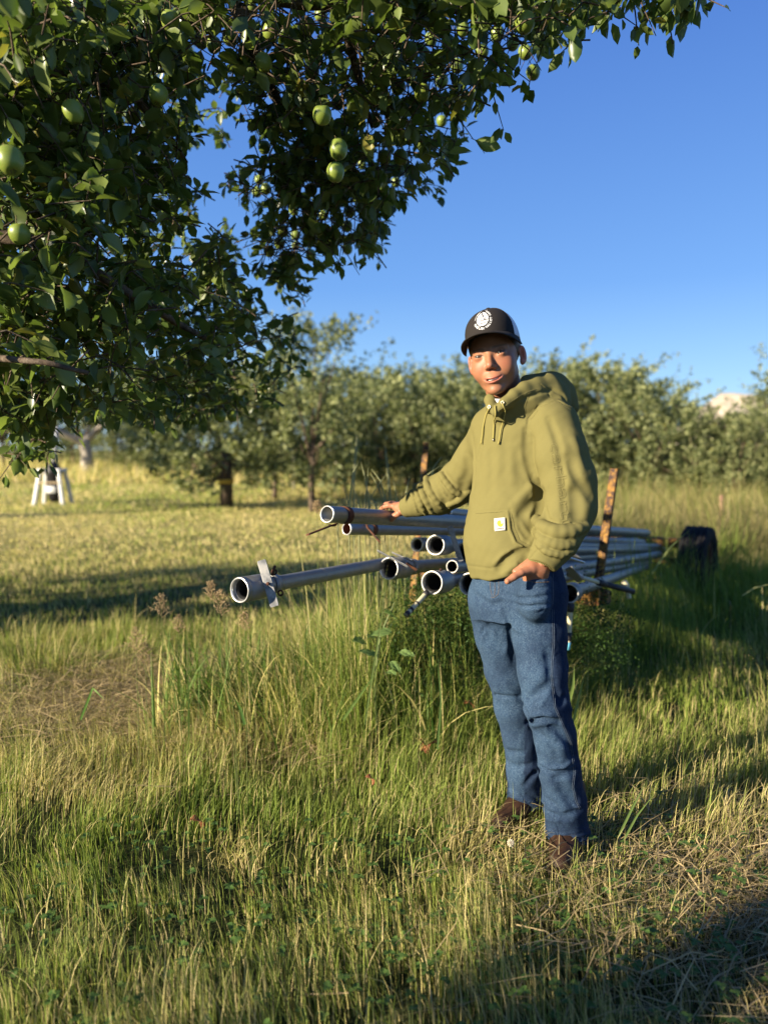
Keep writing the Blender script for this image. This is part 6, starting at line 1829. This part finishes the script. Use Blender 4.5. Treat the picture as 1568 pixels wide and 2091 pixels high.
panicle(297, 1325, 2.72, .085, 'brown feathery grass head sunk in the grass below the broad one')
panicle(452, 1222, 2.35, .075, 'brown feathery grass head bending past the left side of the pipe mouth', .05)
panicle(432, 1200, 2.37, .055, 'thin grass head poking out left of the pipe mouth', .08)
panicle(500, 1262, 2.45, .060, 'pale grass head under the leftmost pipe')
panicle(648, 1032, 3.0, .050, 'small brown grass head behind the open end of the top pipe')
# dead leaves
DEAD = N('dead_leaf', .8, .2); dv = DEAD.coord(); DEAD.col(DEAD.ramp(DEAD.noise(dv, 60, 4), [(.3, (.09, .028, .014)), (.55, (.20, .075, .032)), (.75, (.28, .14, .065))])); DEAD = DEAD.m
def dead_leaf(px, py, Y_, s, label, rot=0):
    c = at(px, py, Y_); n = 9; t = np.linspace(0, 1, n); v = np.linspace(-1, 1, 7); T_, V_ = np.meshgrid(t, v, indexing='ij')
    w_ = np.sin(np.pi * np.clip(T_ * .96 + .02, 0, 1)) ** .8 * .28
    P = np.stack([(T_ - .5), V_ * w_ * .8, .35 * np.abs(V_) ** 1.5 * w_ * 1.6 + .16 * np.sin(T_ * 4 + V_ * 1.5) - .2 * (T_ - .5) ** 2], -1) * s
    P += DR.normal(0, .012 * s, P.shape)
    ca, sa = math.cos(rot), math.sin(rot); tl = DR.normal(0, .5)
    P = P @ np.array([[ca, 0, sa], [0, 1, 0], [-sa, 0, ca]]).T
    P = P @ np.array([[math.cos(tl), -math.sin(tl), 0], [math.sin(tl), math.cos(tl), 0], [0, 0, 1]]).T
    V, Q = grid_mesh(P + c); o = mesh_np('dead_leaf', V, Q, DEAD); o.modifiers.new('s', 'SOLIDIFY').thickness = .0006
    tag(o, label, 'leaf', 'curled brown leaves fallen in the grass')
for a in ((1447, 1885, 1.86, .062, 'bright rust-red curled leaf standing in the dry clippings at bottom right', 1.2), (1022, 1792, 2.06, .055, 'thin rust-brown leaf caught in the grass left of the front boot', 1.3), (861, 1520, 2.75, .05, 'upright reddish leaf in the dark grass left of the knees', 1.4), (880, 1524, 2.74, .065, 'slanting pale brown leaf beside the upright one', -.7), (405, 1680, 2.30, .06, 'brown leaf in the long grass left of centre', .9), (511, 1822, 1.98, .045, 'small orange leaf low in the grass near the bottom centre left', 1.4), (130, 1985, 1.72, .055, 'dark brown leaf in the grass at bottom left', .3), (1475, 1752, 2.18, .085, 'large dark reddish leaf on the ground right of the front boot', .1), (1296, 1922, 1.82, .045, 'dark leaf under clover at bottom right', .2), (757, 1592, 2.55, .045, 'pinkish brown leaf low in the grass at picture centre', .9), (518, 1908, 1.85, .05, 'dark brown leaf near the bottom centre', .8), (1548, 1735, 2.2, .03, 'tiny red leaf at the right edge', .4), (958, 1438, 3.0, .05, 'yellow brown leaf hanging in the tall grass beside the left knee', .2)):
    dead_leaf(*a)
# clover: three-part leaves as ground cover, flower heads one by one
r_ = DR; n = 900
x = np.r_[r_.normal(.62, .42, n // 2), r_.uniform(-1.0, 1.3, n // 2)]; y = np.r_[r_.normal(1.72, .22, n // 2), r_.uniform(1.25, 2.3, n // 2)]
k = (y > 1.2) & boot_clear(x, y); x, y = x[k], y[k]; n = len(x); z = gz(x, y) + r_.uniform(.025, .085, n)
for j in range(3):
    a = r_.uniform(0, 6.28, n) * 0 + np.arange(n) * 1.7 + j * 2.094
    ax = np.stack([np.cos(a), np.sin(a), np.full(n, .15)], 1); l = r_.uniform(.011, .019, n)
    BV.append(leaves(np.stack([x, y, z], 1), ax, np.stack([r_.normal(0, .2, n), r_.normal(0, .2, n), np.ones(n)], 1), l, l * .95, np.repeat(np.array([[.085, .150, .035]]), n, 0) * r_.uniform(.8, 1.3, (n, 1)), 'mid'))
add(*blades(x, y, z - gz(x, y), np.full(n, .0012), np.full(n, .02), 2, np.repeat(np.array([[.08, .13, .03]]), n, 0)))
flush('clover', 'low green clover leaves among the grass in the near foreground')
CLW = plain('clover_white', (.62, .56, .44), .8, .1)
def clover_flower(px, py, Y_, s, label):
    c = at(px, py, Y_); e = empty('clover_flower', (c[0], c[1], float(gz(c[0], c[1])))); tag(e, label, 'flower', 'white clover flower heads')
    V, Q = tube([(c[0], c[1], float(gz(c[0], c[1]))), (c[0] + .004, c[1], c[2] * .5), c], .0011, 5); mesh_np('stem', V, Q, GRASS, e, col=np.repeat(np.array([[.10, .15, .04]]), len(V), 0))
    tb = []
    for i in range(46):
        th = math.acos(1 - 1.75 * (i + .5) / 46); a = i * 2.4; d = np.array((math.sin(th) * math.cos(a), math.sin(th) * math.sin(a), math.cos(th)))
        tb.append(tube([c + d * s * .3, c + d * s * .75 + (0, 0, s * .12), c + d * s * (1 + DR.normal(0, .08))], [.0008, .0018, .0006], 4))
    V, Q = merge(tb); mesh_np('flower_head', V, Q, CLW, e)
for a in ((1043, 1722, 2.12, .012, 'white clover flower in front of the rear boot'), (1243, 1958, 1.80, .011, 'white clover flower in the shade below the front boot'), (925, 1888, 1.90, .009, 'white clover flower in the grass at bottom centre'), (1058, 2028, 1.70, .010, 'white clover flower nearest the bottom edge, right of centre'), (1016, 2058, 1.68, .011, 'greyish clover flower at the bottom edge'), (1333, 1934, 1.84, .008, 'faded tan clover head at bottom right'), (1400, 1862, 1.90, .008, 'small faded clover head beside the bright rust-red leaf'), (1081, 1875, 1.95, .009, 'faded green clover head right of bottom centre'), (932, 1900, 1.87, .009, 'small pale clover flower touching another at bottom centre')):
    clover_flower(*a)
# broad-leaved weed in the long grass
wd_ = empty('broadleaf_weed', tuple(at(770, 1500, 2.95) * (1, 1, 0))); tag(wd_, 'pale green broad-leaved weed with ragged leaves in the tall grass below the pipes', 'weed')
WEED = leafy_mat('weed_leaf', .6, .3, .25)
def big_leaf(c, ax, nr, l, w_, colr, par, name='leaf', mat=WEED, lob=.16):
    ax = np.array(ax, float); ax /= np.linalg.norm(ax); s = np.cross(nr, ax); s /= np.linalg.norm(s); u = np.cross(ax, s)
    t = np.linspace(0, 1, 15); v = np.linspace(-1, 1, 9); T_, V_ = np.meshgrid(t, v, indexing='ij')
    wv = np.sin(np.pi * T_ ** .75) ** .7 * (1 + lob * np.sin(T_ * 26)) * w_ / 2
    P = c + (T_ * l)[..., None] * ax + (V_ * wv)[..., None] * s + (.22 * np.abs(V_) * wv - .25 * l * T_ ** 2 + .05 * w_ * np.sin(V_ * 6 + T_ * 9))[..., None] * u
    V, Q = grid_mesh(P); return mesh_np(name, V, Q, mat, par, col=np.repeat(np.array([colr]), len(V), 0))
for (px, py, Y_, ax, l, w_) in ((806, 1262, 2.92, (-.3, -.5, .5), .10, .07), (800, 1290, 2.90, (-.8, -.4, .1), .12, .06), (745, 1312, 2.90, (-.5, -.6, .4), .09, .07), (815, 1332, 2.88, (.8, -.5, .1), .09, .055), (795, 1352, 2.88, (.5, -.7, -.1), .10, .05), (770, 1340, 2.86, (-.7, -.4, .5), .11, .05), (790, 1372, 2.86, (.4, -.6, .2), .08, .045), (762, 1300, 2.93, (-.2, -.7, .3), .08, .05)):
    big_leaf(at(px, py, Y_), ax, (.1, -.5, 1), l * .75, w_ * .75, (.16, .24, .075), wd_)
V, Q = tube(resample([at(772, 1520, 2.95), at(765, 1400, 2.93), at(775, 1300, 2.92), at(806, 1230, 2.93)], 10), np.linspace(.006, .003, 10), 7); mesh_np('stem', V, Q, WEED, wd_, col=np.repeat(np.array([[.20, .24, .10]]), len(V), 0))
# single broad blades that catch the eye
def long_blade(pts, w_, label, colr=(.15, .24, .05)):
    P = resample([at(*p) for p in pts], 14); t = np.linspace(0, 1, 14); wv = w_ * (.55 + .45 * np.sin(np.pi * np.clip(t + .2, 0, 1))) * (1 - t ** 4); 
    T_ = np.gradient(P, axis=0); s = np.cross(T_, (0.25, -1, .1)); s /= np.linalg.norm(s, axis=1)[:, None]
    G_ = np.stack([P - s * wv[:, None] / 2, P + np.array((0, .12, 0)) * wv[:, None], P + s * wv[:, None] / 2], 1)
    V, Q = grid_mesh(G_); o = mesh_np('tall_grass', V, Q, GRASS, col=np.repeat(np.array([colr]), len(V), 0)); tag(o, label, 'grass', 'broad single blades standing out of the grass')
long_blade([(1260, 1712, 2.20), (1290, 1650, 2.19), (1322, 1590, 2.18)], .010, 'broad upright blade right of the front boot, the taller of a pair', (.22, .31, .09))
long_blade([(1270, 1720, 2.19), (1300, 1665, 2.17), (1338, 1618, 2.15)], .009, 'shorter broad blade beside the taller one right of the front boot', (.22, .31, .09))
long_blade([(1330, 1172, 4.3), (1365, 1120, 4.3), (1408, 1081, 4.3)], .014, 'sunlit bent blade arching in front of the trailer wheel', (.26, .29, .10))
long_blade([(1515, 1216, 3.6), (1540, 1200, 3.6), (1575, 1192, 3.6)], .010, 'pale blade leaning in from the right edge', (.28, .28, .12))
long_blade([(745, 1480, 2.8), (760, 1380, 2.8), (778, 1270, 2.8), (790, 1160, 2.8)], .009, 'long pale blade rising past the middle bell mouth', (.20, .26, .08))
long_blade([(700, 1470, 2.75), (735, 1420, 2.75), (770, 1370, 2.75)], .012, 'broad blade left of the broad-leaved weed', (.16, .24, .06))
long_blade([(893, 1530, 2.6), (900, 1430, 2.62), (893, 1340, 2.65)], .009, 'upright broad blade in the dark gap left of the thighs', (.14, .22, .06))
long_blade([(1160, 1440, 2.6), (1170, 1400, 2.6), (1172, 1358, 2.6)], .014, 'sunlit broad blade standing against the right side of the knee', (.24, .32, .08))
long_blade([(1168, 1480, 2.5), (1185, 1410, 2.5), (1195, 1370, 2.5)], .010, 'sunlit blade just right of the one at the knee', (.26, .30, .09))
long_blade([(165, 1470, 2.9), (190, 1405, 2.9), (215, 1430, 2.85)], .010, 'green blade folding over in the straw at the left', (.13, .24, .05))
long_blade([(500, 1480, 2.7), (492, 1450, 2.7), (480, 1425, 2.7)], .012, 'short green blade at the right side of the straw patch', (.12, .22, .05))
